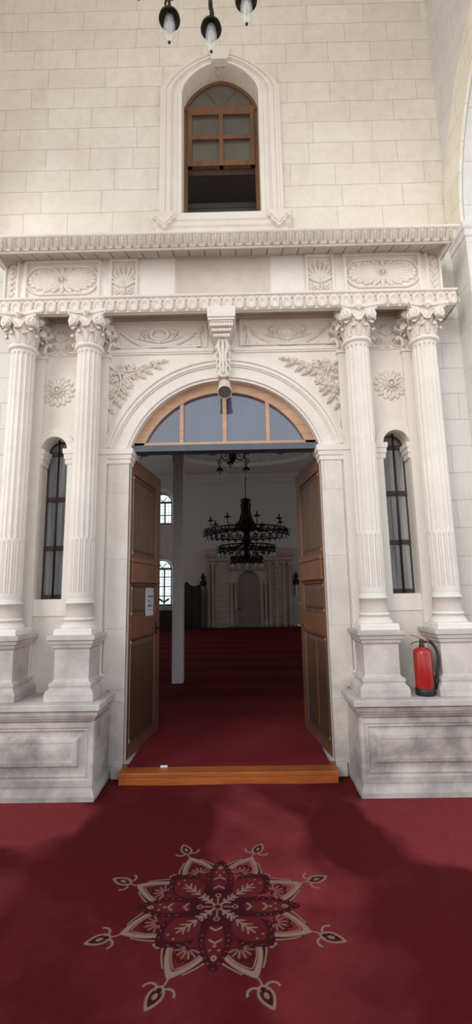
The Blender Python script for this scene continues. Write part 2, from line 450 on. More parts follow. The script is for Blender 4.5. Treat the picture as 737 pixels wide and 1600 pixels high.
# ------------------------------------------------------------------ front wall with its openings
AR, AC = .94, 2.65                                     # doorway arch radius, centre height
SPR = 2.90
hx = math.sqrt(AR*AR-(SPR-AC)**2); a_s = math.degrees(math.asin((SPR-AC)/AR))
door_loop = [(-.905, 0), (-.905, SPR)]+arc(0, AC, AR, 180-a_s, a_s, 40)+[(.905, SPR), (.905, 0)]
def niche_loop(s):
    c = 1.625*s
    return [(c-.128, 1.51), (c-.128, 2.92)]+arc(c, 2.925, .12, 180, 0, 20)+[(c+.128, 2.92), (c+.128, 1.51)]
def pointed(a, b, z0, p, n=24):
    """arch outline from (-a, z0) over (0, z0+b) to (a, z0)"""
    out = []
    for i in range(n+1):
        t = PI-PI*i/n; c, s_ = math.cos(t), math.sin(t)
        out.append((a*math.copysign(abs(c)**(2/p), c), z0+b*abs(s_)**(2/p)))
    return out
WB = 5.47
win_loop = [(-.415, WB)]+pointed(.415, .39, 6.95, 1.64)+[(.415, WB)]
def wall_face(mb, outer, holes, y):
    loops = [outer]+holes; flat = [p for l in loops for p in l]
    t = tessellate_polygon([[Vector((x, z, 0)) for x, z in l] for l in loops])
    mb.add([(x, y, z) for x, z in flat], [tuple(q) for q in t])
mb = MB()
outer = [(-7, 0), (-.905, 0), (-.905, SPR)]
dl = door_loop
outer = [(-7, 0)]+dl+[(7, 0), (7, 9.4), (-7, 9.4)]
holes = [niche_loop(-1), niche_loop(1), win_loop]
wall_face(mb, outer, holes, 0)
for l, d in ((dl, .40), (holes[0], .34), (holes[1], .34), (holes[2], .40)):
    n = len(l); rng = range(n-1) if l is dl else range(n)
    mb.add([(x, 0, z) for x, z in l]+[(x, d, z) for x, z in l], [(i, (i+1) % n, (i+1) % n+n, i+n) for i in rng])
struct('wall_front', mb, M['wall'], recalc=False)
mb = MB(); wall_face(mb, [(-7, 0)]+dl+[(7, 0), (7, 9.4), (-7, 9.4)], [holes[2]], .45)
struct('wall_hall_entrance', mb, M['plaster'], recalc=False)
# dark boxes behind the slit windows
for s in (-1, 1):
    pass

# ------------------------------------------------------------------ portal surface pieces (plain masonry)
# pier faces beside the door and pilaster strips round the slit windows
for s, side in ((-1, 'left'), (1, 'right')):
    mb = MB().box(s*.905, s*1.10, -.022, .02, .72, 2.76); mb.box(s*.905, s*1.04, -.022, .02, 0, .72)
    mb.box(s*.905, s*1.0, -.055, 0, 0, .12)
    j = mb.build('door_pier', M['pier_face'], bevel=.004)
    tag(j, 'pale stone pier facing on the %s side of the doorway' % side, 'pier')
    mb = MB().rings(s*.905, s*1.19, -.022, .10, [(0,2.755),(.012,2.765),(.012,2.80),(.022,2.81),(.026,2.845),(.036,2.85),(.040,2.905),(.0,2.91)])
    tag(mb.build('impost_block', M['column'], bevel=.002), 'moulded impost block the door arch springs from, %s side' % side, 'impost')

# archivolt
def archband(mb, r0, r1, c, y0, y1, a0=None):
    aa = math.degrees(math.asin(max(-1, min(1, (2.91-c)/r1)))); ab = math.degrees(math.asin((2.91-c)/r0))
    mb.sweep2(arc(0, c, r0, 180-ab, ab, 64), arc(0, c, r1, 180-aa, aa, 64), y0, y1)
mb = MB()
for r0, r1, y in ((.94,.965,-.018), (.965,.985,-.034), (.985,1.075,-.026), (1.075,1.09,-.040), (1.09,1.125,-.052), (1.125,1.15,-.066), (1.15,1.185,-.05)):
    archband(mb, r0, r1, 2.645, y, .0)
tag(mb.build('archivolt', M['carved'], bevel=.003), 'moulded stone arch band curving over the doorway', 'arch')

# string course with volutes rising to a palmette between the columns
for s, side in ((-1, 'left'), (1, 'right')):
    mb = MB().rings(s*.125, s*1.19, -.0, .05, [(.0,3.872),(.018,3.878),(.018,3.888),(.028,3.892),(.032,3.915),(.02,3.93),(0,3.935)])
    tag(mb.build('string_course', M['carved']), 'thin stone moulding under the garland panel %s of the bracket' % side, 'moulding')

# ------------------------------------------------------------------ entablature
EX = 2.12
mb = MB().box(-EX, EX, -.24, .02, 4.262, 4.30)
mb.rings(-EX+.03, EX-.03, -.0, .05, [(.012,4.235),(.03,4.25),(.04,4.263)])
for k in range(6): mb.box(-1.86+k*.62+.02, -1.86+(k+1)*.62-.02, -.16, -.05, 4.256, 4.264)
for x in (-1.89, -1.262, 1.262, 1.89): mb.box(x-.17, x+.17, -.235, -.0, 4.156, 4.263)
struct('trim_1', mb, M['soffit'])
mb = MB().box(-EX-.06, EX+.06, -.285, -.235, 4.162, 4.30); mb.box(-EX-.06, -EX+.02, -.235, .0, 4.163, 4.30); mb.box(EX-.02, EX+.06, -.235, .0, 4.163, 4.30)
mb.rings(-2.06, 2.06, -.20, .0, [(.11,4.285),(.13,4.29),(.135,4.305),(.10,4.315),(.03,4.33),(0,4.335)])
# carved lambrequin tabs along the band
def tabs(u, v, per=.1107):
    """u along, v 0..1 up the band"""
    q = (u/per) % 1.0; c = np.abs(q-.5)*2
    bot = .03+.10*np.clip((c-.45)/.3, 0, 1)**2
    tab = np.clip((.80-c)/.06, 0, 1)*np.clip((v-bot)/.06, 0, 1)
    top = np.clip((v-.74)/.06, 0, 1)
    dv = np.maximum(v-.50, 0)*2.6; e = np.hypot(c, dv)                 # inverted U bead inside each tab
    bead = np.exp(-((e-.58)/.09)**2)*np.clip((v-.08)/.05, 0, 1)*(v < .74)
    slot = np.clip((.13-np.abs(q-.5))/.03, 0, 1)*np.clip((.035-np.abs(v-.52))/.02, 0, 1)
    lip = .0035*np.cos(2*PI*(u/per*2+.15*np.sin(2*PI*u/per)))*top
    return .008+.017*np.maximum(tab, top)+.010*bead-.010*slot+lip
def bandrelief(L0, L1, place, res=.0045, nv=30, fn=tabs):
    u = np.linspace(L0, L1, int((L1-L0)/res)); v = np.linspace(0, 1, nv)
    U, V = np.meshgrid(u, v, indexing='ij'); return place(U, V, fn(U, V))
X, Y, Z = bandrelief(-EX-.07, EX+.07, lambda U, V, H: (U, -.285-H, 4.158+V*.14))
mb.grid(X, Y, Z)
for s in (-1, 1):
    X, Y, Z = bandrelief(-.31, 0.0, lambda U, V, H: (s*(EX+.06+H), U, 4.158+V*.135)); mb.grid(X, Y, Z)
struct('trim_2', mb, M['carved'], recalc=True)
# frieze core
mb = MB().box(-EX, EX, -.20, .02, 4.30, 4.80)
struct('trim_3', mb, M['carved'])
# central infill slabs of the frieze
for x0, x1, mt, lb, yy in ((-.452,.471,'beige','darker beige blank slab in the middle of the frieze',-.2035), (-.80,-.456,'column','pale blank frieze slab left of the darker slab',-.206), (.475,.80,'column','pale blank frieze slab right of the darker slab',-.206)):
    tag(MB().box(x0+.003, x1-.003, yy, -.19, 4.345, 4.79).build('frieze_slab', M[mt], bevel=.002), lb, 'stone slab')
# cornice: sloping boarded soffit, carved cyma, top fillet
mb = MB()
prof = [(.0,4.775),(.015,4.795),(.02,4.79),(.20,4.718),(.215,4.695),(.235,4.697),(.245,4.705),(.245,4.71),(.28,4.80),(.292,4.805),(.30,4.815),(.30,4.832),(.0,4.87)]
mb.rings(-1.89, 1.89, -.20, .0, prof, capb=False)
CX = 1.89
def leafband(u, v, per=.086):
    q = (u/per) % 1.0; c = np.abs(q-.5)*2
    w = np.sqrt(np.clip(v*1.05, 0, 1))*.78*np.sqrt(np.clip(1.15-v, 0, 1))*1.5
    leaf = np.sqrt(np.clip(1-(c/np.maximum(w, 1e-3))**2, 0, 1))
    vein = np.exp(-(c/.12)**2)
    dart = np.exp(-((1-c)/.12)**2)*np.clip(v*2, 0, 1)
    inner = np.sqrt(np.clip(1-(c/np.maximum(w*.5, 1e-3))**2, 0, 1))*(v < .8)
    edge = np.exp(-((c-w)/.10)**2)
    return .006+.015*leaf+.008*inner-.010*vein*leaf+.012*dart-.010*edge
place = lambda yo: None
H1 = lambda U, V, H: (U, -.445-.035*V-H*1.1, 4.705+V*.10+H*-.3)
X, Y, Z = bandrelief(-CX-.245, CX+.245, H1, res=.0055, nv=16, fn=leafband); mb.grid(X, Y, Z)
def rope(u, v, per=.033):
    q = (u/per) % 1.0
    return .007*np.sin(PI*np.clip(v, 0, 1))*(0.45+.55*np.abs(np.cos(PI*(q+v*.5))))
X, Y, Z = bandrelief(-CX-.235, CX+.235, lambda U, V, H: (U, -.436-H*1.2, 4.690+V*.022), res=.0055, nv=8, fn=rope); mb.grid(X, Y, Z)
X, Y, Z = bandrelief(-CX-.285, CX+.285, lambda U, V, H: (U, -.482-H, 4.797+V*.018), res=.0055, nv=8, fn=rope); mb.grid(X, Y, Z)
for s in (-1, 1):
    X, Y, Z = bandrelief(-.44, 0, lambda U, V, H: (s*(CX+.245+.035*V+H*.95), U, 4.705+V*.10-H*.3), res=.0055, nv=16, fn=leafband); mb.grid(X, Y, Z)
struct('trim_4', mb, M['cornice'])
# soffit boards under the cornice
mb = MB(); k = 0; x = -2.08
while x < 2.08:
    w = .148
    a = .005
    v = [(x+a,-.222,4.776),(x+w-a,-.222,4.776),(x+w-a,-.398,4.706),(x+a,-.398,4.706),(x+a,-.222,4.80),(x+w-a,-.222,4.80),(x+w-a,-.398,4.73),(x+a,-.398,4.73)]
    if x+w < 2.1: mb.add(v, [(0,1,2,3),(4,7,6,5),(0,4,5,1),(1,5,6,2),(2,6,7,3),(3,7,4,0)])
    x += w
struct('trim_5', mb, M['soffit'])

# ------------------------------------------------------------------ carved frieze panels
def frieze_panel(s, kind):
    if kind == 'oval':
        c, hw = 1.552*s, .375; R = Relief(c-hw, c+hw, 4.345, 4.785, .0042)
        R.H = R.rect(c-hw, c+hw, 4.345, 4.785, [(0,.0),(.003,.016),(.030,.016),(.034,.004),(.045,.004),(.048,.001),(9,.001)])
        cz = 4.565
        # stadium outline
        du = np.maximum(np.abs(R.U-c)-.205, 0); d = np.hypot(du, R.V-cz)
        R.mx(.014*np.sqrt(np.clip(1-((d-.145)/.010)**2, 0, 1)))
        R.mx(np.where(d < .137, .003, 0))
        # shell petals fanning from the centre
        for k in range(22):
            a = 2*PI*(k+.5)/22; ex, ez = .32*math.cos(a), .128*math.sin(a)
            L = math.hypot(ex, ez)*.98; W = .012+.014*abs(math.cos(a))+.008
            R.leaf((c+.03*math.cos(a), cz+.02*math.sin(a)), math.atan2(ez, ex), L, W*1.25, .019, lobes=0, vein=.25, serr=0)
            R.disc((c+ex*.94, cz+ez*.94), W*.85, W*.75, .017)
        for k in range(9):
            a = 2*PI*k/9; R.disc((c+.038*math.cos(a), cz+.032*math.sin(a)), .013, .012, .022)
        R.disc((c, cz), .018, .016, .026)
        lb = 'oval shell carved frieze panel at the %s end' % ('left' if s < 0 else 'right')
    elif kind == 'palmette':
        c, hw = .952*s, .14; R = Relief(c-hw, c+hw, 4.345, 4.785, .0042)
        R.H = R.rect(c-hw, c+hw, 4.345, 4.785, [(0,.0),(.003,.016),(.026,.016),(.030,.003),(9,.001)])
        cz = 4.42
        for k in range(9):
            a = math.radians(28+15.5*k); L = .245-.085*abs(k-4)/4
            R.leaf((c, cz+.06), a, L, .021, .018, 0, serr=0, vein=.25); R.disc((c+L*.90*math.cos(a), cz+.06+L*.90*math.sin(a)), .016, .018, .017)
        R.curve([(c,cz-.03),(c+.01,cz+.03),(c,cz+.1)], .010, .006, .02)
        for q in (-1, 1):
            R.spiral((c+q*.065, cz+.01), .026, 1.2, .008, .017, a0=PI/2, sgn=q)
            R.spiral((c+q*.085, cz+.19), .018, 1.1, .007, .014, a0=-PI/2, sgn=q)
            R.leaf((c+q*.005, cz-.01), math.radians(90-q*52), .11, .018, .018, 2)
        lb = 'square frieze panel carved with an acanthus palmette, %s of the blank slabs' % ('left' if s < 0 else 'right')
    else:
        c, hw = 2.045*s, .075; R = Relief(c-hw, c+hw, 4.345, 4.785, .0042)
        R.H = R.rect(c-hw, c+hw, 4.345, 4.785, [(0,.0),(.003,.016),(.018,.016),(.022,.003),(9,.001)])
        for k in range(6):
            z = 4.395+k*.062
            R.leaf((c-.03, z), math.radians(42), .085, .016, .018, 1); R.leaf((c+.03, z+.02), math.radians(138), .075, .014, .016, 1)
        lb = 'narrow frieze panel of twisted leaves at the far %s end' % ('left' if s < 0 else 'right')
    mb = MB(); R.mesh(mb, onwall(-.20), keep=True, boost=1.7)
    tag(mb.build('frieze_panel', M['carved'], recalc=False), lb, 'carved panel', 'carved panels of the frieze')
for s in (-1, 1):
    for k in ('oval', 'palmette', 'edge'): frieze_panel(s, k)

# ------------------------------------------------------------------ garland panels, spandrels, rosettes, palmettes
def cr(x, y): return (-1.18+(x-40)*.00178, 3.84-(y-320)*.00188)
def garland(s):
    R = Relief(-1.14, -.155, 3.945, 4.235, .0036)
    # frame of the panel
    R.H = np.interp(np.minimum(np.minimum(R.U+1.14, -.155-R.U), np.minimum(R.V-3.945, 4.235-R.V)), [0,.003,.018,.022,.03,.034,9], [0,.010,.010,.003,.003,.0012,.0012])
    g = lambda x, y: (-1.10+(x-105)*.001807, 4.200-(y-130)*.00172)
    for (x0, q) in ((130, 1), (585, -1)):
        c = g(x0, 172); R.ring(c, .022, .018, .008, .016)
        R.curve([g(x0-q*12, 150), g(x0-q*2, 165), g(x0, 175)], .004, .008, .014)
        R.curve([g(x0+q*2, 178), g(x0+q*3, 205), g(x0+q*4, 225)], .006, .008, .014)
        for j in range(-2, 3): R.stroke([g(x0+q*4+j*1.5, 222), g(x0+q*4+j*5, 278)], [.006, .008], .014)
        R.disc(g(x0+q*4, 226), .014, .010, .018)
    for off, w, h in ((0, .016, .016), (16, .012, .013), (-14, .009, .012)):
        R.curve([g(140, 165), g(200, 215+off*.5), g(275, 252+off*.7), g(360, 266+off*.55), g(445, 252+off*.7), g(520, 215+off*.5), g(575, 165)], w, w, h, 48)
    for k in range(17):                                 # leaf tips on the swag
        t = k/16; x = 150+420*t; y = 172+92*(1-(2*t-1)**2)
        R.leaf(g(x-10, y+4), math.radians(35-70*t), .05, .010, .019, 1)
    R.ring(g(362, 196), .085, .060, .016, .020)
    for k in range(18):
        a = 2*PI*k/18; R.leaf((g(362,196)[0]+.078*math.cos(a), g(362,196)[1]+.048*math.sin(a)), a+1.9, .034, .009, .022, 1)
    for q in (-1, 1):
        R.curve([g(362+q*40, 235), g(362+q*75, 215), g(362+q*100, 175), g(362+q*75, 160)], .012, .006, .016)
        R.curve([g(362+q*20, 240), g(362+q*90, 225), g(362+q*140, 212)], .012, .004, .014)
        R.leaf(g(362+q*60, 215), math.radians(90-q*35), .07, .016, .018, 2); R.leaf(g(362+q*85, 220), math.radians(90-q*60), .06, .014, .016, 2)
        R.disc(g(362+q*165, 262), .009, .009, .013)
    for k in range(5): R.leaf(g(362, 252), math.radians(50+20*k), .065, .012, .022, 1)
    mb = MB(); R.mesh(mb, onwall(0), keep=True, mirror=-s, boost=1.7)
    tag(mb.build('garland_panel', M['carved'], recalc=False), 'garland and wreath relief panel to the %s of the central bracket' % ('left' if s < 0 else 'right'), 'relief', 'garland panels above the arch')
def spandrel(s):
    R = Relief(-1.19, -.50, 3.12, 3.87, .004)
    rd = math.radians
    R.curve([cr(40,322), cr(90,375), cr(140,408), cr(200,410), cr(250,392), cr(320,352), cr(385,335)], .017, .006, .022, 48)
    R.curve([cr(48,330), cr(105,382), cr(135,425), cr(138,470), cr(118,525), cr(82,580), cr(60,630)], .016, .006, .022, 48)
    R.curve([cr(100,390), cr(150,400), cr(215,395)], .010, .010, .026, 20)
    lv = [(120,395,62,.10,.030),(150,400,95,.09,.028),(185,405,70,.10,.030),(215,402,40,.09,.026),(250,390,60,.07,.020),(285,372,45,.08,.022),(315,355,20,.09,.020),(345,345,10,.08,.018),
          (175,412,-25,.09,.022),(225,405,-30,.09,.022),(265,388,-28,.08,.018),(310,362,-22,.09,.018),
          (120,405,170,.09,.026),(105,392,215,.08,.024),(130,430,200,.10,.030),(138,450,230,.10,.028),(130,480,215,.09,.026),(118,520,205,.08,.022),(92,560,220,.08,.022),(72,600,235,.08,.020),(58,625,262,.08,.018),
          (138,440,-38,.12,.030),(140,470,-55,.11,.028),(128,505,-50,.09,.022),(108,545,-55,.09,.022),(80,585,-62,.08,.018),(150,410,-50,.13,.028)]
    for x, y, a, L, W in lv: R.leaf(cr(x, y), rd(a), L*1.2, W*1.35, .030, 2, serr=.4)
    R.spiral(cr(182,372), .034, 1.3, .010, .024, a0=-PI/2, sgn=1)
    R.spiral(cr(82,500), .036, 1.3, .011, .024, a0=0, sgn=-1)
    for q in range(3): R.leaf(cr(82,500), rd(100+50*q), .05, .014, .028, 1)
    # keep clear of the archivolt
    R.H[np.hypot(R.U, R.V-2.645) < 1.195] = 0
    mb = MB(); R.mesh(mb, onwall(0), mirror=-s, boost=1.7)
    tag(mb.build('spandrel_carving', M['carved'], recalc=False), 'carved acanthus scroll filling the %s spandrel of the arch' % ('left' if s < 0 else 'right'), 'relief', 'acanthus scrolls beside the arch')
def rosette(s):
    c, z = 1.618*s, 3.512; R = Relief(c-.18, c+.18, z-.18, z+.18, .0034)
    for k in range(15):
        a = 2*PI*k/15+.1; R.leaf((c+.03*math.cos(a), z+.03*math.sin(a)), a, .138, .042, .020, 1, serr=.1, vein=.5)
        R.disc((c+.143*math.cos(a), z+.143*math.sin(a)), .020, .020, .014)
    for k in range(12):
        a = 2*PI*k/12; R.leaf((c+.02*math.cos(a), z+.02*math.sin(a)), a, .075, .020, .032, 1, serr=.1)
    R.ring((c, z), .036, .036, .010, .040); R.disc((c, z), .026, .026, .034)
    for k in range(6): R.disc((c+.016*math.cos(k*PI/3), z+.016*math.sin(k*PI/3)), .007, .007, .042)
    mb = MB(); R.mesh(mb, onwall(0), boost=1.5)
    tag(mb.build('carved_rosette', M['carved'], recalc=False), 'round petalled stone rosette between the two %s columns' % ('left' if s < 0 else 'right'), 'rosette', 'rosettes between the columns')
def palmette(s):
    c = 1.615*s; R = Relief(c-.27, c+.27, 3.85, 4.20, .0036); rd = math.radians
    for a, L in ((90,.135),(72,.13),(108,.13),(54,.115),(126,.115),(34,.09),(146,.09)):
        R.leaf((c, 4.03), rd(a), L, .018, .018, 0, serr=0, vein=.2); R.disc((c+L*.86*math.cos(rd(a)), 4.03+L*.86*math.sin(rd(a))), .015, .015, .016)
    for q in (-1, 1):
        R.curve([(c+q*.27, 3.905), (c+q*.14, 3.905), (c+q*.085, 3.908), (c+q*.045, 3.935), (c+q*.04, 3.975)], .009, .008, .015, 30)
        R.curve([(c+q*.27, 3.882), (c+q*.12, 3.882), (c+q*.05, 3.885), (c, 3.872)], .006, .006, .010, 30)
        R.curve([(c+q*.012, 3.90), (c+q*.02, 3.95), (c+q*.045, 4.0), (c+q*.085, 4.005)], .007, .007, .013, 30)
        R.spiral((c+q*.085, 3.965), .040, 1.5, .010, .017, a0=PI if q > 0 else 0, sgn=-q)
    R.stroke([(c, 3.90), (c, 4.03)], [.012, .006], .012)
    mb = MB(); R.mesh(mb, onwall(0), boost=1.5)
    tag(mb.build('shell_palmette', M['carved'], recalc=False), 'shell palmette on paired volutes high between the two %s columns' % ('left' if s < 0 else 'right'), 'relief', 'shell palmettes between the columns')
for s in (-1, 1): garland(s); spandrel(s); rosette(s); palmette(s)

# ------------------------------------------------------------------ slit windows
for i, s in enumerate((-1, 1)):
    side = 'left' if s < 0 else 'right'; c = 1.625*s
    mb = MB()
    for q in (-1, 1):
        mb.box(c+q*.128, c+q*.245, -.016, .02, 1.40, 2.78)
    mb.box(c-.245, c+.245, -.012, .02, 1.36, 1.508)
    tag(mb.build('window_surround', M['column'], bevel=.003), 'flat stone strips framing the %s slit window' % side, 'surround')
    for q in (-1, 1):
        mb = MB(); x0, x1 = sorted((c+q*.115, c+q*.235))
        mb.rings(x0, x1, -.016, .12, [(0,2.765),(.008,2.775),(.008,2.815),(.016,2.822),(.018,2.865),(.026,2.872),(.028,2.918),(0,2.922)])
        tag(mb.build('window_impost', M['column'], bevel=.002), 'small moulded impost at the head of the %s slit window, on its %s side' % (side, 'left' if q < 0 else 'right'), 'impost', 'imposts of the slit windows')
    mb = MB(); mb.sweep2(arc(c, 2.923, .12, 180, 0, 24), arc(c, 2.923, .192, 180, 0, 24), -.026, .01)
    tag(mb.build('window_arch', M['column'], bevel=.003), 'small round stone arch over the %s slit window' % side, 'arch')
    w = thing('window_%d' % (i+2), None, None, (c, .17, 1.51)); tag(w, kind='structure')
    mb = MB()
    for q in (-1, 1): mb.box(c+q*.128, c+q*.116, .155, .19, 1.51, 2.92)
    for z, h in ((1.53,.045),(1.99,.042),(2.465,.042),(2.925,.04)): mb.box(c-.128, c+.128, .150, .19, z-h/2, z+h/2)
    mb.sweep2(arc(c, 2.925, .108, 180, 0, 16), arc(c, 2.925, .128, 180, 0, 16), .155, .19)
    mb.build('frame', M['wood_dark'], w)
    mb = MB(); mb.prism([(c-.125,1.51),(c+.125,1.51),(c+.125,2.925)]+arc(c, 2.925, .122, 0, 180, 16)+[(c-.125,2.925)], .172, .178)
    mb.build('pane', M['glass_niche'], w)
    mb = MB()
    mb.tube([(c+.005,.09,1.505),(c+.005,.09,3.04)], .0105, 8)
    mb.build('security_bar', M['iron'], w)
    mb = MB(); mb.box(c-.128, c+.128, .335, .345, 1.5, 3.06); mb.build('backing', M['darkroom'], w)

# ------------------------------------------------------------------ columns
NF = 15
def fluted(mb, z0, z1, zc, r0, r1, cx=0, cy=0):
    """upper part plain flutes, below zc the flutes are cabled"""
    nt, rows = NF*12, []
    zs = sorted(set([z0-.04, z0-.02, z0] + [z0+i*.012 for i in range(1, 5)] + [zc-.10+i*.01 for i in range(21)] + [z1-i*.012 for i in range(5)] + [z1+.02] + [z0+(z1-z0)*k/14 for k in range(1, 14)]))
    th = np.linspace(0, 2*PI, nt, endpoint=False)
    T, Z = np.meshgrid(np.append(th, 2*PI), np.array(zs), indexing='ij')
    q = (T*NF/(2*PI)) % 1.0; c = np.abs(q-.5)*2
    up = np.sqrt(np.clip(1-(c/.80)**2, 0, 1))
    hw = .028                                            # rounded flute ends
    endt = np.sqrt(np.clip(1-np.clip((Z-(z1-hw))/hw, 0, 1)**2, 0, 1)); endb = np.sqrt(np.clip(1-np.clip(((zc+hw+.008)-Z)/hw, 0, 1)**2, 0, 1))
    upper = up*(np.where(c < .8*endt+1e-6, 1, 0))*(np.where(c < .8*endb+1e-6, 1, 0))*(Z < z1)*(Z > zc)
    cab = np.exp(-((c-.62)/.16)**2)*np.clip((zc-.008-Z)/.01, 0, 1)*np.clip((Z-z0)/.012, 0, 1)
    R = r0+(r1-r0)*np.clip((Z-z0)/(z1-z0), 0, 1)-.0115*upper-.0085*cab
    mb.grid(cx+R*np.cos(T), cy+R*np.sin(T), Z)
def curlleaf(mb, az, rb, zb, H, W, out, lobes=3, ns=14, nt=11, thick=0):
    """an acanthus leaf standing against the bell and curling over at the tip"""
    s = np.linspace(0, 1, ns); t = np.linspace(-1, 1, nt)
    SS, TT = np.meshgrid(s, t, indexing='ij')
    # spine in the radial plane
    ang = np.where(s < .68, 0, (s-.68)/.32*2.7)
    r = np.zeros(ns); z = np.zeros(ns); st = H*1.18/(ns-1)
    for i in range(1, ns):
        lean = .10+ (out*2.2)*s[i]
        a = lean+ang[i]; r[i] = r[i-1]+st*math.sin(a); z[i] = z[i-1]+st*math.cos(a)
    wd = W*(.62+.45*np.sin(PI*np.clip(s, 0, 1)**.8))*np.where(s > .8, 1-(s-.8)*2.6, 1)
    wd = wd*(1-.30*np.abs(np.sin(PI*lobes*s)))
    Rr = rb+r[:, None]-.25*np.abs(TT)**2*W+.010*(1-np.abs(TT))-.006*np.exp(-(TT/.15)**2)+.004*np.cos(TT*PI*4)
    tang = TT*wd[:, None]
    Zz = zb+z[:, None]+.012*np.abs(TT)*np.sin(PI*lobes*SS)
    ca, sa = math.cos(az), math.sin(az)
    X = Rr*ca-tang*sa; Y = Rr*sa+tang*ca
    mb.grid(X, Y, Zz)
    mb.grid(X-.007*ca, Y-.007*sa, Zz-.002)
def volute(mb, c, az, r, sgn, w=.010, turns=1.6, tail=None):
    """scroll in the vertical plane whose normal points along azimuth az; tail = point the band flows from"""
    tx, ty = -math.sin(az), math.cos(az); nx, ny = math.cos(az), math.sin(az)
    n = int(26*turns); P = []; rr = []
    for i in range(n+1):
        t = i/n; a = PI/2-sgn*t*turns*2*PI; q = r*(1-.80*t**.85)
        P.append((c[0]+tx*q*math.cos(a)+nx*.007*t, c[1]+ty*q*math.cos(a)+ny*.007*t, c[2]+q*math.sin(a))); rr.append(w*(1-.40*t))
    if tail:
        T = catmull([tail, ((tail[0]*.45+P[0][0]*.55), (tail[1]*.45+P[0][1]*.55), P[0][2]-.016), P[0]], 10)
        P = T[:-1]+P; rr = [w*(.7+.3*i/len(T)) for i in range(len(T)-1)]+rr
    mb.tube(P, rr, 8)
    mb.ball((c[0]+nx*.006, c[1]+ny*.006, c[2]), r*.26, 10)
    D = []; m = 20
    for k in range(m):
        q = 2*PI*k/m; D.append((c[0]+tx*r*.95*math.cos(q), c[1]+ty*r*.95*math.cos(q), c[2]+r*.95*math.sin(q)))
    mb.add(D+[(x-nx*.035, y-ny*.035, z) for x, y, z in D], [tuple(range(m)), tuple(range(2*m-1, m-1, -1))]+[(k, (k+1) % m, (k+1) % m+m, k+m) for k in range(m)])
def make_column():
    root = thing('fluted_column', 'x', 'column', (0, -.2, .705))
    D = lambda pts: pts
    y = -.2
    # pedestal
    mb = MB(); h = .143
    mb.rings(-h, h, y-h, y+h, [(.055,.706),(.055,.765),(.050,.770),(.046,.785),(.028,.800),(.024,.815),(.030,.82),(.030,.845),(.010,.852),(0,.872),(0,1.105),(.006,1.112),(.016,1.122),(.02,1.145),(.032,1.15),(.038,1.178),(.052,1.184),(.054,1.218),(.0,1.222)])
    mb.build('pedestal', M['plinth_hi'], root, bevel=.002)
    # base
    mb = MB(); mb.rings(-.158, .158, y-.158, y+.158, [(0,1.222),(0,1.262),(-.008,1.27)])
    mb.lathe([(.152,1.268),(.150,1.285),(.138,1.30),(.126,1.318),(.120,1.332),(.128,1.336),(.131,1.346),(.128,1.356),(.116,1.36),(.114,1.47),(.122,1.474),(.125,1.483),(.122,1.492),(.113,1.496),(.112,1.52)], (0, y, 0), 48)
    mb.build('base', M['column'], root)
    # shaft
    mb = MB(); fluted(mb, 1.56, 3.785, 2.03, .1125, .108, 0, y)
    mb.lathe([(.108,3.78),(.110,3.80),(.118,3.812),(.120,3.82)], (0, y, 0), 48, cap=False)
    mb.build('shaft', M['column'], root)
    # capital
    mb = MB(); zb = 3.84
    mb.lathe([(.112,3.806),(.126,3.812),(.136,3.822),(.138,3.832),(.134,3.843),(.120,3.848)], (0, y, 0), 48)
    mb.lathe([(.110,3.845),(.108,3.90),(.112,3.98),(.125,4.05),(.140,4.10)], (0, y, 0), 40)
    lm = MB()
    for k in range(8): curlleaf(lm, 2*PI*k/8+PI/8, .110, 3.846, .125, .050, .12, ns=20, nt=15)
    for k in range(8): curlleaf(lm, 2*PI*k/8,   .112, 3.86, .165, .048, .16, lobes=4, ns=24, nt=15)
    for k in range(4): curlleaf(lm, PI/4+PI/2*k, .115, 3.90, .175, .034, .22, lobes=3)
    lm.v = [(a, b+y, c) for a, b, c in lm.v]
    mb.add(lm.v, lm.f, True)
    for k in range(4):
        a = -PI/2+k*PI/2
        for q in (-1, 1):
            az = a+q*.42
            cx = .150*math.cos(a)-q*.118*math.sin(a)*1.0; cy = .150*math.sin(a)+q*.118*math.cos(a)
            volute(mb, (cx, cy+y, 4.052), az, .046, q, .0105, 1.9, tail=(.128*math.cos(a)-q*.016*math.sin(a), .128*math.sin(a)+q*.016*math.cos(a)+y, 4.01))
        # fleuron: diamond boss at the middle of the abacus
        m3 = Matrix.Rotation(a+PI/2, 3, 'Z')
        for rad, y0, y1 in ((.040, -.165, -.13), (.026, -.177, -.16), (.012, -.187, -.17)):
            P = [(rad,0),(0,rad),(-rad,0),(0,-rad)]
            vs = [m3 @ Vector((px, yy, pz)) for yy in (y0, y1) for px, pz in P]
            mb.add([(v.x, v.y+y, v.z+4.128) for v in vs], [(0,1,2,3),(7,6,5,4),(0,4,5,1),(1,5,6,2),(2,6,7,3),(3,7,4,0)])
    mb.build('capital', M['carved'], root)
    # abacus: square with hollow sides
    def ab(hc, hm):
        P = []
        for k in range(4):
            a = -PI/2+k*PI/2; ca, sa = math.cos(a), math.sin(a)
            for i in range(12):
                t = -1+2*i/12; d = hm+(hc-hm)*t*t; u = t*hc*(.93 if abs(t) == 1 else 1)
                P.append((d*ca-u*sa, d*sa+u*ca+y))
        return P
    mb = MB(); zz = [(.158,.118,4.098),(.168,.124,4.108),(.174,.128,4.122),(.186,.138,4.126),(.190,.142,4.154)]
    vs, fs = [], []
    for hc, hm, z in zz: vs += [(px, py, z) for px, py in ab(hc, hm)]
    n = 48
    for i in range(len(zz)-1): fs += [(i*n+k, i*n+(k+1) % n, (i+1)*n+(k+1) % n, (i+1)*n+k) for k in range(n)]
    fs += [tuple(range(n-1, -1, -1)), tuple((len(zz)-1)*n+k for k in range(n))]
    mb.add(vs, fs); mb.build('abacus', M['carved'], root)
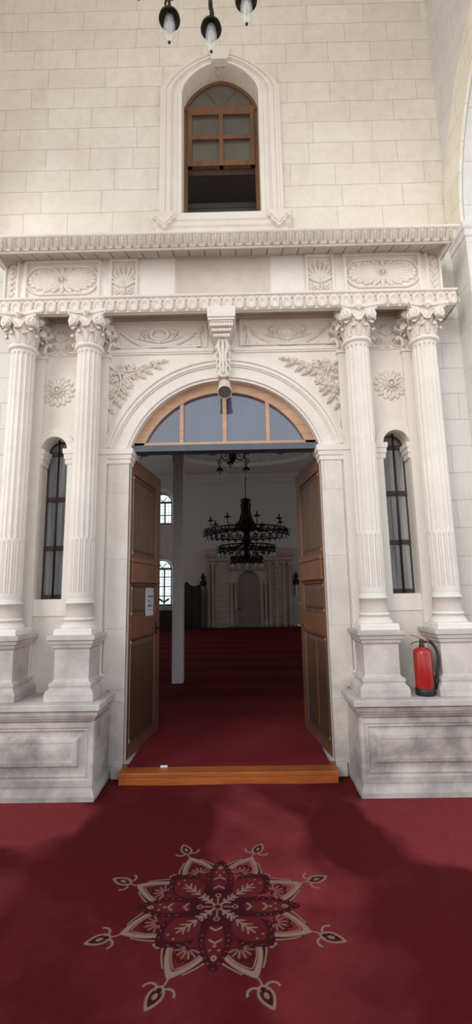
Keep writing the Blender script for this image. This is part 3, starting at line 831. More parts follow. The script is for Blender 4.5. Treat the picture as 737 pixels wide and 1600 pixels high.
    # flat respond pilaster behind, with its own capital ears
    mb = MB(); mb.box(-.145, .145, -.045, .02, 1.222, 3.85); mb.box(-.16, .16, -.06, .02, 3.83, 3.86); mb.box(-.15, .15, -.05, .02, 3.86, 4.10); mb.box(-.185, .185, -.075, .02, 4.10, 4.156)
    mb.box(-.17, .17, -.06, .02, .706, .86); mb.box(-.15, .15, -.05, .02, .86, 1.222)
    for q in (-1, 1):
        for j in range(4):
            mb.tube(catmull([(q*.145, -.06-.012*j, 3.99+.006*j), (q*.165, -.06-.012*j, 4.02), (q*.20, -.06-.012*j, 4.035), (q*.215, -.06-.012*j, 4.055), (q*.20, -.06-.012*j, 4.07)], 12), .008, 6)
        mb.tube(catmull([(q*.14, -.07, 3.87), (q*.155, -.08, 3.93), (q*.185, -.08, 3.965), (q*.205, -.08, 3.95), (q*.195, -.08, 3.935)], 12), .012, 7)
    mb.build('respond_pilaster', M['column'], root)
    return root
cp = make_column()
labels = {-1.89: 'outermost left fluted column, partly cut by the picture edge', -1.262: 'fluted column between the left slit window and the doorway', 1.262: 'fluted column between the doorway and the right slit window', 1.89: 'fluted column on the far right, behind the fire extinguisher hose'}
for i, x in enumerate((-1.89, -1.262, 1.262, 1.89)):
    c = cp if i == 0 else copy_tree(cp)
    c.location.x = x; tag(c, labels[x], 'column', 'fluted columns flanking the doorway')

# ------------------------------------------------------------------ plinths
for s, side in ((-1, 'left'), (1, 'right')):
    root = thing('stone_plinth', 'long panelled stone plinth carrying the two %s columns%s' % (side, '' if s < 0 else ' and the fire extinguisher'), 'plinth', (1.65*s, -.2, 0))
    x0, x1 = sorted((s*1.025, s*(2.60 if s < 0 else 2.32)))
    mb = MB().rings(x0, x1, -.45, .01, [(.012,.0),(.014,.035),(.004,.06),(-.004,.075),(-.012,.10),(-.03,.10)], capt=True)
    mb.rings(x0, x1, -.45, .01, [(-.03,.09),(-.03,.60)])
    mb.rings(x0, x1, -.45, .01, [(-.02,.565),(-.012,.575),(-.004,.59),(.004,.60),(.006,.612),(.018,.618),(.022,.648),(.034,.655),(.037,.66)], capb=False)
    mb.build('body', M['plinth'], root)
    MB().rings(x0, x1, -.45, .01, [(.036,.655),(.042,.66),(.042,.700),(.036,.705)]).build('coping', M['plinth_hi'], root, bevel=.003)
    # panelled front
    R = Relief(x0+.008, x1-.008, .10, .566, .005)
    prof = [(0,.028),(.045,.028),(.048,.018),(.058,.016),(.062,.022),(.072,.022),(.076,.008),(.098,.006),(.13,.012),(.134,.030),(.165,.036),(.17,.032),(9,.032)]
    d = np.minimum(np.minimum(R.U-x0-.008, x1-.008-R.U)+.012, np.minimum((R.V-.10)*.92, (.566-R.V)*1.12))
    R.H = np.interp(d, [p[0] for p in prof], [p[1] for p in prof])
    mb = MB(); R.mesh(mb, lambda U, V, H: (U, -.418-H, V), keep=True)
    mb.build('panel', M['plinth'], root, recalc=False)
    # plain end face towards the doorway
    xe = s*1.025
    mb = MB().box(xe+s*.001, xe+s*.03, -.44, .0, .10, .57); mb.build('end_face', M['plinth'], root)

# ------------------------------------------------------------------ central bracket
root = thing('console_bracket', 'stepped carved stone bracket hanging at the centre above the arch', 'bracket', (0, -.1, 3.57))
mb = MB()
mb.box(-.135, .125, -.345, -.01, 4.062, 4.165)
mb.build('block', M['carved'], root, bevel=.003)
R = Relief(-.12, .11, 4.07, 4.158, .003)
for k in range(9):
    for z in (4.085, 4.145): R.disc((-.10+k*.024, z), .005, .004, .006)
for z in (4.098, 4.115, 4.13):
    for x in (-.108, .098): R.disc((x, z), .004, .004, .006)
mb = MB(); R.mesh(mb, lambda U, V, H: (U, -.344-H, V)); mb.build('dotted_border', M['cornice'], root, recalc=False)
mb = MB(); st = [(.128,.115,-.33,4.035,4.064),(.112,.10,-.30,3.99,4.036),(.098,.085,-.27,3.957,3.992),(.082,.07,-.235,3.918,3.957)]
for a, b, y, z0, z1 in st: mb.box(-a-.004, b, y, -.01, z0+.006, z1)
for k in range(9): mb.box(-.108+k*.0245, -.108+k*.0245+.014, -.308, -.29, 3.992, 4.03)
for k in range(11):
    mb.ball((-.088+k*.0165, -.268, 3.972), .0105, 8, 1.6); 
for k in range(8): mb.ball((-.070+k*.0185, -.235, 3.936), .012, 8, 1.5)
mb.box(-.11, .10, -.318, -.29, 4.028, 4.038)
mb.build('stepped_tiers', M['carved'], root, bevel=.002)
mb = MB()
def yb(z): return -.17+ (3.92-z)*.22
for q in (-1, 1):
    P = [(q*.018, 3.925), (q*.036, 3.90), (q*.042, 3.85), (q*.026, 3.80), (q*.020, 3.74), (q*.032, 3.69), (q*.022, 3.64), (q*.03, 3.60)]
    P = catmull(P, 28); mb.tube([(x, yb(z)-.01, z) for x, z in P], [.019-.006*i/len(P) for i in range(len(P))], 8)
    for z, L in ((3.89,.05),(3.82,.055),(3.75,.055),(3.69,.05)):
        P = catmull([(q*.03, z), (q*.055, z-.01), (q*.066, z-.04), (q*.052, z-.06)], 9)
        mb.tube([(x, yb(zz)+.01, zz) for x, zz in P], [.013, .012, .012, .011, .010, .009, .008, .006, .005, .004][:len(P)], 7)
mb.tube([(0, yb(z)-.024, z) for z in np.linspace(3.92, 3.60, 10)], [.012,.014,.014,.012,.013,.013,.014,.015,.014,.012], 8)
mb.tube([(x, yb(3.585)-.005, 3.592+.25*abs(x)) for x in np.linspace(-.06, .06, 7)], [.008,.016,.02,.022,.02,.016,.008], 8)
mb.prism([(-.05,3.59),(.05,3.59),(.055,3.92),(-.055,3.92)], -.10, .0)
mb.build('acanthus_drop', M['carved'], root)

# ------------------------------------------------------------------ transom glazing over the door
w = tag(thing('window_4', None, None, (0, .1, 2.80)), kind='structure')
g0, g1 = .845, .94
aa = lambda r, z: math.degrees(math.asin((z-AC)/r))
mb = MB(); mb.sweep2(arc(0, AC, g0, 180-aa(g0, 2.957), aa(g0, 2.957), 48), arc(0, AC, g1, 180-aa(g1, 2.957), aa(g1, 2.957), 48), .06, .13)
mb.box(-.90, .90, .06, .13, 2.955, 2.990)
for x in (-.42, 0, .42):
    zt = AC+math.sqrt(g0**2-x*x)+.01; mb.box(x-.019, x+.019, .065, .12, 2.98, zt)
mb.build('frame', M['wood_pale'], w, bevel=.002)
poly = arc(0, AC, .87, aa(.87, 2.98), 180-aa(.87, 2.98), 40)
for a, b in ((-.80,-.42),(-.42,0),(0,.42),(.42,.80)):
    P = [(a, 2.89)]+[(x, z) for x, z in sorted(poly) if a < x < b]+[(b, 2.89)]
    f = lambda x: (x, AC+math.sqrt(max(.87**2-x*x, .0576)))
    P = [(a, 2.98), f(a)]+[(x, z) for x, z in sorted(poly) if a+.01 < x < b-.01]+[f(b), (b, 2.98)]
    MB().prism(P, .098, .102).build('pane', M['glass_transom'], w)
struct('trim_6', MB().box(-.90, .90, .03, .16, 2.895, 2.956), M['lintel'])

# speaker
root = thing('loudspeaker', 'cream bullet loudspeaker with dark grille hung at the top of the arch', 'loudspeaker', (.02, -.10, 3.44))
d = Vector((.03, -.62, -.78)).normalized(); z = Vector((0,0,1)); R3 = z.rotation_difference(d).to_matrix()
base = Vector((.012, .0, 3.545))
base = Vector((.008, -.055, 3.525))
mb = MB().lathe([(.020,-.02),(.045,-.012),(.056,.0),(.060,.03),(.061,.12),(.066,.135),(.070,.14),(.070,.158),(.064,.162),(.060,.155)], tuple(base), 36, R3)
mb.build('housing', M['cream_metal'], root)
mb = MB().lathe([(.001,.160),(.030,.160),(.0605,.157)], tuple(base), 36, R3, cap=False); mb.build('grille', M['grille'], root)
mb = MB().tube([(.0, -.0, 3.60), (.0, -.05, 3.57), tuple(base+d*.02)], .010, 8); mb.build('mount', M['cream_metal'], root)

# ------------------------------------------------------------------ upper window
def steps(a0, b0, p0, a1, b1, p1, t):
    """interpolated arch outline between inner (t=0) and outer (t=1), with jambs"""
    a, b, p = a0+(a1-a0)*t, b0+(b1-b0)*t, p0+(p1-p0)*t
    return [(-a, 5.40)]+pointed(a, b, 6.95, p, 32)+[(a, 5.40)]
hood = thing('window_surround', 'moulded pointed stone surround with keystone round the upper window', 'window surround', (0, 0, 5.4))
mb = MB()
for t0, t1, y in ((.0,.20,-.030), (.20,.42,-.022), (.42,.50,-.034), (.50,.74,-.050), (.74,.86,-.066), (.86,1.0,-.058)):
    mb.sweep2(steps(.415,.39,1.64,.645,.50,1.42,t0), steps(.415,.39,1.64,.645,.50,1.42,t1), y, .01)
mb.build('moulding', M['carved'], hood, bevel=.004)
MB().prism([(-.088,7.322),(.088,7.322),(.13,7.475),(-.125,7.475)], -.072, .01).build('keystone', M['carved'], hood, bevel=.004)
sill = MB()
sill.rings(-.675, .675, -.03, .02, [(.0,5.20),(.012,5.215),(.012,5.25),(.03,5.27),(.034,5.31),(.048,5.325),(.05,5.40),(0,5.412)])
for q in (-1, 1):
    P = [(-.125,5.395),(-.12,5.33),(-.085,5.315),(-.07,5.275),(-.035,5.255),(-.008,5.215),(.008,5.215),(.035,5.255),(.07,5.275),(.085,5.315),(.12,5.33),(.125,5.395)]
    sill.prism([(x+q*.585, z) for x, z in P], -.105, -.03)
    sill.prism([(x*.8+q*.585, (z-5.395)*.8+5.39) for x, z in P], -.118, -.10)
sill.build('sill', M['carved'], hood, bevel=.003)
w = tag(thing('window_1', None, None, (0, .17, 5.47)), kind='structure')
Y0, Y1 = .17, .22
mb = MB(); mb.sweep2([(-.375, 5.47)]+pointed(.375,.35,6.95,1.64,24)+[(.375,5.47)], [(-.415, 5.47)]+pointed(.415,.39,6.95,1.64,24)+[(.415,5.47)], Y0, Y1)
mb.box(-.415, .415, Y0-.01, Y1, 6.925, 6.985)
for q in (-1, 1):
    mb.tube([(q*0.02, .195, 6.98), (q*.20, .195, 7.26)], .022, 4)
mb.build('frame', M['wood_red'], w, bevel=.002)
mb = MB()
for x0, x1 in ((-.375,-.325), (.325,.375), (-.024,.024)): mb.box(x0, x1, Y0-.012, Y1-.015, 6.20, 6.925)
for z0, z1 in ((6.20,6.265),(6.545,6.592),(6.87,6.925)): mb.box(-.375, .375, Y0-.014, Y1-.016, z0, z1)
mb.build('raised_sash', M['wood_red'], w, bevel=.002)
mb = MB()
for x0, x1 in ((-.325,-.024), (.024,.325)):
    for z0, z1 in ((6.265,6.545),(6.592,6.87)): mb.box(x0, x1, .188, .192, z0, z1)
mb.prism([(-.375,6.985)]+pointed(.375,.345,6.985,1.64,20)[1:-1]+[(.375,6.985)], .188, .192)
mb.build('pane', M['glass_upper'], w)
mb = MB().box(-.375, .375, .21, .24, 6.13, 6.195); mb.build('meeting_rail', M['wood_dark'], w)
mb = MB()
for k in range(9): mb.box(-.45, .45, .52, .54, 5.40+k*.075, 5.465+k*.075)
mb.build('shutter_slats', M['darkroom'], w)

# ------------------------------------------------------------------ transverse arches at either end of the bay, vault
for s, side in ((-1, 'left'), (1, 'right')):
    xa, xb = (2.62, 3.4) if s < 0 else (2.34, 3.1)
    c, zc, r, pd = -2.20, 5.02, 1.90, -.30
    prof = [(0,0),(pd,0),(pd,4.90)]
    mb = MB()
    pts = [(c+r*math.cos(math.radians(a)), zc+r*1.0*math.sin(math.radians(a))) for a in np.linspace(0, 180, 40)]
    yz = [(0,0),(pd,0),(pd,zc)]+pts[1:-1]+[(c-r, zc),(c-r,0),(c-r-.6,0),(c-r-.6,9.4),(0,9.4)]
    n = len(yz); t = tessellate_polygon([[Vector((y, z, 0)) for y, z in yz]])
    for x in (s*xa, s*xb): mb.add([(x, y, z) for y, z in yz], [tuple(q) for q in t])
    mb.add([(s*xa, y, z) for y, z in yz]+[(s*xb, y, z) for y, z in yz], [(i, (i+1) % n, (i+1) % n+n, i+n) for i in range(n)])
    struct('wall_%s' % side, mb, M['pier'])
    mb = MB().rings(s*xa, s*xb, pd, .0, [(0,4.86),(.012,4.875),(.012,4.93),(.03,4.955),(.035,5.01),(0,5.02)])
    mb.build('impost', M['pier']); tag(COL.objects[-1], kind='structure'); COL.objects[-1].name = 'trim_%d' % (7 if s < 0 else 8)
    # archivolt ring on the inner face
    mb = MB(); pin = pts; pout = [(c+(r+.34)*math.cos(math.radians(a)), zc+(r+.34)*1.0*math.sin(math.radians(a))) for a in np.linspace(0, 180, 40)]
    pout = [(min(y, -.02), z) for y, z in pout]
    m = len(pin); v = []
    for y, z in pin: v.append((s*(xa-.03), y, z))
    for y, z in pout: v.append((s*(xa-.03), y, z))
    for y, z in pin: v.append((s*(xa+.01), y, z))
    for y, z in pout: v.append((s*(xa+.01), y, z))
    f = []
    for i in range(m-1): f += [(i,i+1,m+i+1,m+i), (i,2*m+i,2*m+i+1,i+1), (m+i,m+i+1,3*m+i+1,3*m+i)]
    mb.add(v, f); struct('trim_%d' % (9 if s < 0 else 10), mb, M['wall'])
# shallow vault over the portico bay
mb = MB(); n = 24
U, V = np.meshgrid(np.linspace(-2.65, 2.36, n), np.linspace(-5.4, 0, n), indexing='ij')
q = 1-(np.maximum(np.abs(U)/2.65, np.abs(V+2.7)/2.7))**2
mb.grid(U, V, 8.75+1.1*np.sqrt(np.clip(q, 0, 1)))
struct('ceiling_portico', mb, M['wall'])

# ------------------------------------------------------------------ floor and carpet outside
struct('floor', MB().box(-7, 7, -9, -.02, -.12, -.012), M['pier'])
def carpet():
    cx0, cy0 = -.012, -1.672
    xs = np.unique(np.concatenate([np.linspace(-7, -.72, 60), np.arange(-.72, .70, .0034), np.linspace(.70, 7, 60)]))
    ys = np.unique(np.concatenate([np.linspace(-9, -2.42, 40), np.arange(-2.42, -.93, .0034), np.linspace(-.93, .0, 50)]))
    U, V = np.meshgrid(xs, ys, indexing='ij')
    x, y = U-cx0, V-cy0; r = np.hypot(x, y); th = np.arctan2(y, x)
    seg = PI/4
    cream = np.zeros_like(r); maroon = np.zeros_like(r); rust = np.zeros_like(r)
    sm = lambda v, e=.002: np.clip(.5-v/(2*e), 0, 1)
    def fold(off):
        a = (th-off+seg/2) % seg-seg/2
        return r*np.cos(a), r*np.sin(a)
    def petal(p, q, p0, p1, w, ex=.75):
        """signed distance-like value of a petal from p0 to p1 with half width w"""
        a = np.clip((p-p0)/(p1-p0), 1e-4, 1-1e-4)
        prof = w*np.sin(PI*a**ex)**.8
        return np.where((p > p0) & (p < p1), np.abs(q)-prof, .05)
    # cream outlined ogee petals, off the main axes
    p, q = fold(seg/2); aq = np.abs(q)
    d = petal(p, q, .15, .480, .094, .82)
    base = sm(d); cream = np.maximum(cream, base)
    hole = sm(petal(p, q, .17, .440, .078, .84)); cream = cream*(1-hole)
    inner = sm(petal(p, q, .20, .418, .062, .84)); maroon = np.maximum(maroon, (hole-inner)*0); cream = np.maximum(cream, hole*(1-inner)*sm(np.abs(petal(p, q, .19, .428, .070, .84))-.0035))
    fl = np.hypot(p-.335, q); lob = .048+.007*np.cos(7*np.arctan2(q, p-.335))
    maroon = np.maximum(maroon, sm(fl-lob)*inner); rust = np.maximum(rust, sm(fl-lob*.72)*inner); maroon = maroon*(1-sm(fl-lob*.72)*.8)
    for k in range(-3, 4):
        a = k*.50; dd = np.abs((p-.300)*np.sin(a)-q*np.cos(a)); al = (p-.300)*np.cos(a)+q*np.sin(a)
        m = sm(dd-.0036)*((al > .016) & (al < .062)); cream = np.maximum(cream, m*.75*inner)
    # outer flourish lines beside the ogee petals
    d2 = petal(p, q, .15, .485, .122, .70); cream = np.maximum(cream, sm(np.abs(d2)-.0040)*(p < .44)*(p > .24))
    dk = sm(np.abs(petal(p, q, .16, .48, .104, .75))-.006)*(p < .45)*(p > .22); maroon = np.maximum(maroon, dk*(1-cream))
    for c_ in ((.300, .140), (.345, .132)):
        cream = np.maximum(cream, sm(np.hypot((p-c_[0]), (aq-c_[1]))-.011)*.9)
    # buds on stems
    stem = sm(np.abs(q-.006*np.sin((p-.46)*40))-.0035)*((p > .455) & (p < .53)); cream = np.maximum(cream, stem)
    bd = petal(p, q, .515, .640, .034, .8); cream = np.maximum(cream, sm(bd)); 
    bi = sm(petal(p, q, .525, .622, .024, .8)); cream = cream*(1-bi); maroon = np.maximum(maroon, bi)
    cream = np.maximum(cream, sm(np.hypot((p-.57)/1.6, q)-.010)*.9)
    hk = sm(np.abs(np.hypot(p-.548, aq-.040)-.030)-.0048)*(p < .548)*(aq > .012); cream = np.maximum(cream, hk)
    # maroon petals: slim ones on the two axes, broad ones on the diagonals
    p, q = fold(0); aq = np.abs(q)
    wide = (np.round(th/seg).astype(int) % 2) != 0
    W = np.where(wide, .116, .078); P1 = np.where(wide, .372, .415); ex = np.where(wide, .95, .85)
    def pet(p0, dw, d1):
        a = np.clip((p-p0)/(P1-d1-p0), 1e-4, 1-1e-4)
        return np.where((p > p0) & (p < P1-d1), np.abs(q)-(W-dw)*np.sin(PI*a**ex)**.75, .05)
    m = sm(pet(.05, 0, 0)+.003*np.cos(p*150)); cream *= (1-m); maroon = np.maximum(maroon*(1-m), m); rust *= (1-m)
    ri = sm(pet(.12, .034, .05)); rust = np.maximum(rust, ri*.85); maroon *= (1-ri*.75)
    dd = np.abs(pet(.09, .016, .02)); cream = np.maximum(cream, sm(dd-.004)*(np.cos(p*190) > .72)*.45*(p > .19))
    # motif near the tip: ring with two dots
    cream = np.maximum(cream, sm(np.hypot((p-.335)/1.2, q)-.013)*(~wide)); cream *= 1-.9*sm(np.hypot((p-.335)/1.2, q)-.006)*(~wide)
    cream = np.maximum(cream, sm(np.hypot(p-.290, aq-.020)-.006)*.8)
    # leafy spray on the broad petals, chevrons on the slim ones
    cream = np.maximum(cream, sm(np.abs(q)-.0045)*((p > .12) & (p < .26))*wide*.9)
    for t, L in ((.14, .042), (.175, .050), (.21, .045)):
        dx, dy = p-t, aq; dd = np.abs(dx*.66-dy*.75); al = dx*.75+dy*.66
        cream = np.maximum(cream, sm(dd-.0062*(1-.5*al/L))*((al > 0) & (al < L))*wide*.9)
    for t in (.155, .235):
        dx, dy = p-t, aq; dd = np.abs(dx*.8+dy*.6-.01); cream = np.maximum(cream, sm(dd-.005)*(aq < .030)*(dx > -.03)*(~wide)*.9)
    cream = np.maximum(cream, sm(np.hypot(p-.265, q)-.008)*(~wide)*.8)
    # centre
    m = sm(r-(.120+.014*np.cos(8*th))); maroon = np.maximum(maroon, m); cream *= 1-m; rust *= 1-m
    m = sm(r-(.075+.012*np.cos(8*th+PI))); rust = np.maximum(rust, m*.35); maroon *= 1-.25*m
    p, q = fold(0); aq = np.abs(q)
    cream = np.maximum(cream, sm(aq-.0055)*((p > .020) & (p < .125))*wide)
    for t in (.045, .075, .10):
        dx = p-t; dd = np.abs(dx*.70-aq*.71); al = dx*.71+aq*.70
        cream = np.maximum(cream, sm(dd-.0048)*((al > 0) & (al < .032))*wide)
    cream = np.maximum(cream, sm(aq-.004)*((p > .03) & (p < .075))*(~wide)*.8)
    cream = np.maximum(cream, sm(np.abs(np.hypot(p-.088, q)-.012)-.0035)*(~wide)*.8)
    cream = np.maximum(cream, sm(np.abs(r-.020)-.004)*.8)
    # faint round press marks left and right of the medallion
    # pile lie and blurred light patches, both painted into the colour
    nap_light = np.full_like(r, .30)
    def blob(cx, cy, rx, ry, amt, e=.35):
        nonlocal nap_light
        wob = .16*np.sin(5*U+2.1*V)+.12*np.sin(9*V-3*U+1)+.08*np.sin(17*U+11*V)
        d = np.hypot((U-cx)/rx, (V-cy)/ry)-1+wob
        nap_light = nap_light+amt*np.clip(.5-d/e, 0, 1)
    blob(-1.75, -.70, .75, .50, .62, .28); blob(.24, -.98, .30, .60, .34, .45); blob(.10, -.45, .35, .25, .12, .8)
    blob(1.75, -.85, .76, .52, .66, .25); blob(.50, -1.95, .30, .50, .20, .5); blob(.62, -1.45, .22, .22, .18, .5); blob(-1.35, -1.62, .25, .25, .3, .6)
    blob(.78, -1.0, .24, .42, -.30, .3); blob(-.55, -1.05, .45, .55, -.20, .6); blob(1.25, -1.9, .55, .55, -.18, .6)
    me_v = np.stack([U, V, np.zeros_like(U)], -1)
    # lift at the step and settle round the stone feet, small ripples
    rip = .004*np.sin(6*U+1)*np.exp(-((V+.25)/.10)**2)+.010*np.clip((V+.30)/.10, 0, 1)
    Z = -.0+rip
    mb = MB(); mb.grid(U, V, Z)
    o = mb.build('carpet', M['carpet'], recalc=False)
    a = o.data.color_attributes.new('motif', 'FLOAT_COLOR', 'POINT')
    buf = np.stack([np.clip(cream, 0, 1), np.clip(maroon, 0, 1), np.clip(rust, 0, 1), np.ones_like(r)], -1).reshape(-1)
    a.data.foreach_set('color', buf.astype(np.float32))
    b = o.data.attributes.new('nap_light', 'FLOAT', 'POINT'); b.data.foreach_set('value', np.clip(nap_light, 0, 1.2).reshape(-1).astype(np.float32))
    tag(o, 'red wall-to-wall carpet with cream star medallion in front of the step', 'carpet')
carpet()

# ------------------------------------------------------------------ wooden step
root = thing('door_step', 'low orange-brown varnished wooden step across the doorway', 'step', (0, -.15, 0))
MB().box(-.905, .903, -.195, .035, .070, .102).build('tread', M['wood_step'], root, bevel=.004)
MB().box(-.895, .893, -.188, -.16, .0, .070).build('riser', M['wood_step'], root)
# small white packet on the step
mb = MB().box(-.575, -.515, -.075, -.050, .1025, .116)
tag(mb.build('paper_packet', M['plastic'], bevel=.003), 'tiny white wrapper lying on the wooden step near the left door', 'packet')

# ------------------------------------------------------------------ door leaves
def door_leaf(s):
    side = 'left' if s < 0 else 'right'
    root = bpy.data.objects.new('door_%d' % (1 if s < 0 else 2), None); COL.objects.link(root)
    root.location = (s*.912, .03, .105); ang = math.atan2(1.02, .125)
    root.rotation_euler = (0, 0, ang if s < 0 else PI-ang)
    tag(root, kind='structure')
    W, Ht, T = 1.02, 2.755, .05
    # visible face: for s<0 the leaf's -Y local side faces the passage
    fs = -1 if s < 0 else 1
    def bx(mb, u0, u1, v0, v1, z0, z1):              # v measured outwards from the visible face
        a, b = sorted((fs*v0, fs*v1)); mb.box(u0, u1, a, b, z0, z1)
    mb = MB()
    for u0, u1 in ((0, .10), (W-.14, W)): bx(mb, u0, u1, -T, 0, 0, Ht)
    for z0, z1 in ((0, .095), (1.03, 1.225), (1.53, 1.80), (2.61, Ht)): bx(mb, .10, W-.14, -T, 0, z0, z1)
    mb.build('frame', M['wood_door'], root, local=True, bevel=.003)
    for z0, z1, nm in ((.095, 1.03, 'lower_panel'), (1.225, 1.53, 'middle_panel'), (1.80, 2.61, 'upper_panel')):
        mb = MB(); u0, u1 = .10, W-.14
        rings = [(0, 0), (.012, .0), (.020, -.014), (.035, -.016), (.07, -.008), (.075, -.008)]
        vs, f = [], []
        for d, h in rings:
            vs += [(u0+d, fs*h, z0+d), (u1-d, fs*h, z0+d), (u1-d, fs*h, z1-d), (u0+d, fs*h, z1-d)]
        for i in range(len(rings)-1):
            for k in range(4): f.append((i*4+k, i*4+(k+1) % 4, i*4+4+(k+1) % 4, i*4+4+k))
        n = (len(rings)-1)*4; f.append((n, n+1, n+2, n+3))
        mb.add(vs, f); bx(mb, u0, u1, -.04, -.02, z0, z1)
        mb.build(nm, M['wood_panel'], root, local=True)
    mb = MB(); bx(mb, .075, W-.115, 0, .028, 1.56, 1.76); bx(mb, .065, W-.105, 0, .038, 1.735, 1.775); bx(mb, .065, W-.105, 0, .036, 1.545, 1.575)
    mb.build('bolection_rail', M['wood_door'], root, local=True, bevel=.008)
    if s > 0:
        mb = MB(); bx(mb, .45, .47, -.012, -.002, .17, .96); mb.build('panel_batten', M['wood_door'], root, local=True)
    # handle
    mb = MB(); u = W-.13; z = 1.075
    if s < 0:
        bx(mb, u-.018, u+.018, 0, .006, z-.06, z+.06)
        mb.tube([(u, 0, z), (u, fs*.045, z), (u-.012, fs*.055, z), (u-.11, fs*.055, z+.004)], .009, 8)
        mb.build('lever_handle', M['bronze'], root, local=True)
        # notice with three lines of writing
        bx2 = MB(); bx(bx2, .545, .775, -.006, .006, 1.215, 1.50)
        n = bx2.build('paper_notice', M['paper'], root, local=True)
        n['label'] = 'white paper notice taped to the door panel'
        tx = MB(); rs = random.Random(3)
        for zz, x0, x1 in ((1.413,.59,.735), (1.365,.585,.66), (1.318,.585,.715)):
            x = x0
            while x < x1:
                w_ = rs.uniform(.009, .015)
                bx(tx, x, x+.004, .006, .0075, zz-.010, zz+.010); bx(tx, x, x+w_, .006, .0075, zz+rs.choice((-.010,-.002,.007)), zz+rs.choice((-.010,-.002,.007))+.003 if False else zz+.010)if rs.random() < .25 else bx(tx, x, x+w_, .006, .0075, zz-.010, zz-.006)
                if rs.random() < .6: bx(tx, x+w_-.003, x+w_, .006, .0075, zz-.010, zz+.010)
                x += w_+.005
        bx(tx, .55, .77, .006, .0068, 1.272, 1.2745)
        tx.build('printed_lines', M['ink'], n, local=True)
    else:
        bx(mb, u-.02, u+.02, 0, .006, z-.02, z+.02)
        mb.tube([(u, 0, z), (u, fs*.045, z), (u-.09, fs*.05, z)], .008, 8); mb.ball((u, fs*.055, z), .016, 10)
        mb.build('lever_handle', M['brass'], root, local=True)
        mb = MB(); bx(mb, W-.004, W+.006, -.04, -.008, 1.21, 1.42); bx(mb, W-.03, W+.02, -.005, .008, 1.30, 1.315)
        mb.build('lock_plate', M['steel'], root, local=True)
    return root
door_leaf(-1); door_leaf(1)

# ------------------------------------------------------------------ fire extinguisher
root = thing('fire_extinguisher', 'red fire extinguisher with black hose standing on the right plinth', 'fire extinguisher', (1.600, -.325, .706))
ex, ey, ez = 1.600, -.325, .706
mb = MB().lathe([(.070,.052),(.072,.06),(.072,.33),(.068,.348),(.052,.364),(.022,.374),(.020,.38)], (ex, ey, ez), 40); mb.build('cylinder', M['ext_red'], root)
mb = MB().lathe([(.070,.0),(.075,.006),(.076,.05),(.072,.056)], (ex, ey, ez), 40); mb.build('foot_ring', M['rubber'], root)
mb = MB().lathe([(.022,.372),(.022,.392),(.017,.398),(.017,.425),(.010,.43)], (ex, ey, ez), 16); mb.box(ex-.012, ex+.045, ey-.012, ey+.012, ez+.405, ez+.423); mb.build('valve', M['rubber'], root)
mb = MB()
def strap(P, w, t):
    n = len(P); v = []
    for x, z in P: v += [(x, ey-w, z), (x, ey+w, z), (x, ey+w, z+t), (x, ey-w, z+t)]
    f = [(0,1,2,3), tuple(4*(n-1)+k for k in (3,2,1,0))]
    for i in range(n-1):
        for k in range(4): f.append((4*i+k, 4*i+(k+1) % 4, 4*i+4+(k+1) % 4, 4*i+4+k))
    mb.add(v, f)
strap([(ex+.012, ez+.425), (ex-.01, ez+.440), (ex-.045, ez+.456), (ex-.082, ez+.465)], .009, .006); mb.box(ex-.012, ex+.018, ey-.011, ey+.011, ez+.418, ez+.436)
mb.build('squeeze_lever', M['ext_red'], root)
mb = MB(); strap([(ex, ez+.412), (ex-.04, ez+.413), (ex-.07, ez+.405), (ex-.088, ez+.392)], .008, .005); mb.build('carry_handle', M['rubber'], root)
mb = MB().tube([(ex+.03, ey, ez+.414), (ex+.062, ey-.002, ez+.414)], .010, 10); mb.build('hose_coupling', M['steel'], root)
mb = MB().tube(catmull([(ex+.055, ey-.002, ez+.414), (ex+.082, ey-.004, ez+.405), (ex+.112, ey-.012, ez+.35), (ex+.118, ey-.02, ez+.28), (ex+.102, ey-.022, ez+.19), (ex+.094, ey-.02, ez+.13)], 30), .0115, 10); mb.build('hose', M['rubber'], root)
mb = MB().tube([(ex+.094, ey-.02, ez+.135), (ex+.090, ey-.018, ez+.10), (ex+.088, ey-.016, ez+.05)], [.012,.014,.010], 10); mb.box(ex+.068, ex+.082, ey-.02, ey+.012, ez+.06, ez+.15); mb.build('nozzle', M['rubber'], root)
mb = MB()
for k in range(13):
    pass

# ------------------------------------------------------------------ glass bell lamps and the portico chandelier
def lamp_meshes(sc=1.0):
    cap = MB().lathe([(.006,.085),(.012,.08),(.016,.062),(.030,.052),(.055,.040),(.070,.018),(.074,-.002),(.071,-.004),(.060,.012),(.03,.03),(.028,.012)], (0,0,0), 28)
    gl = MB().lathe([(.030,.018),(.034,-.01),(.040,-.05),(.041,-.085),(.036,-.125),(.024,-.165),(.012,-.188),(.006,-.192)], (0,0,0), 24, cap=False)
    kn = MB().lathe([(.004,-.205),(.009,-.198),(.010,-.190),(.005,-.183)], (0,0,0), 10)
    bl = MB().lathe([(.012,.015),(.013,-.01),(.024,-.045),(.027,-.07),(.020,-.092),(.006,-.10)], (0,0,0), 16)
    out = []
    for nm, m, mt in (('lamp_cap', cap, 'bronze'), ('glass_shade', gl, 'lamp_glass'), ('tip', kn, 'bronze'), ('bulb', bl, 'bulb')):
        m.v = [(a*sc, b*sc, c*sc) for a, b, c in m.v]
        o = m.build(nm, M[mt]); me = o.data; bpy.data.objects.remove(o); out.append((nm, me))
    return out
def add_lamp(parts, root, loc, cap_only=False):
    lamp = None
    for nm, me in parts:
        o = bpy.data.objects.new(nm if lamp else 'lamp', me); COL.objects.link(o)
        if lamp is None: o.parent = root; o.location = loc; lamp = o
        else: o.parent = lamp
    return lamp
LP = lamp_meshes(1.0)
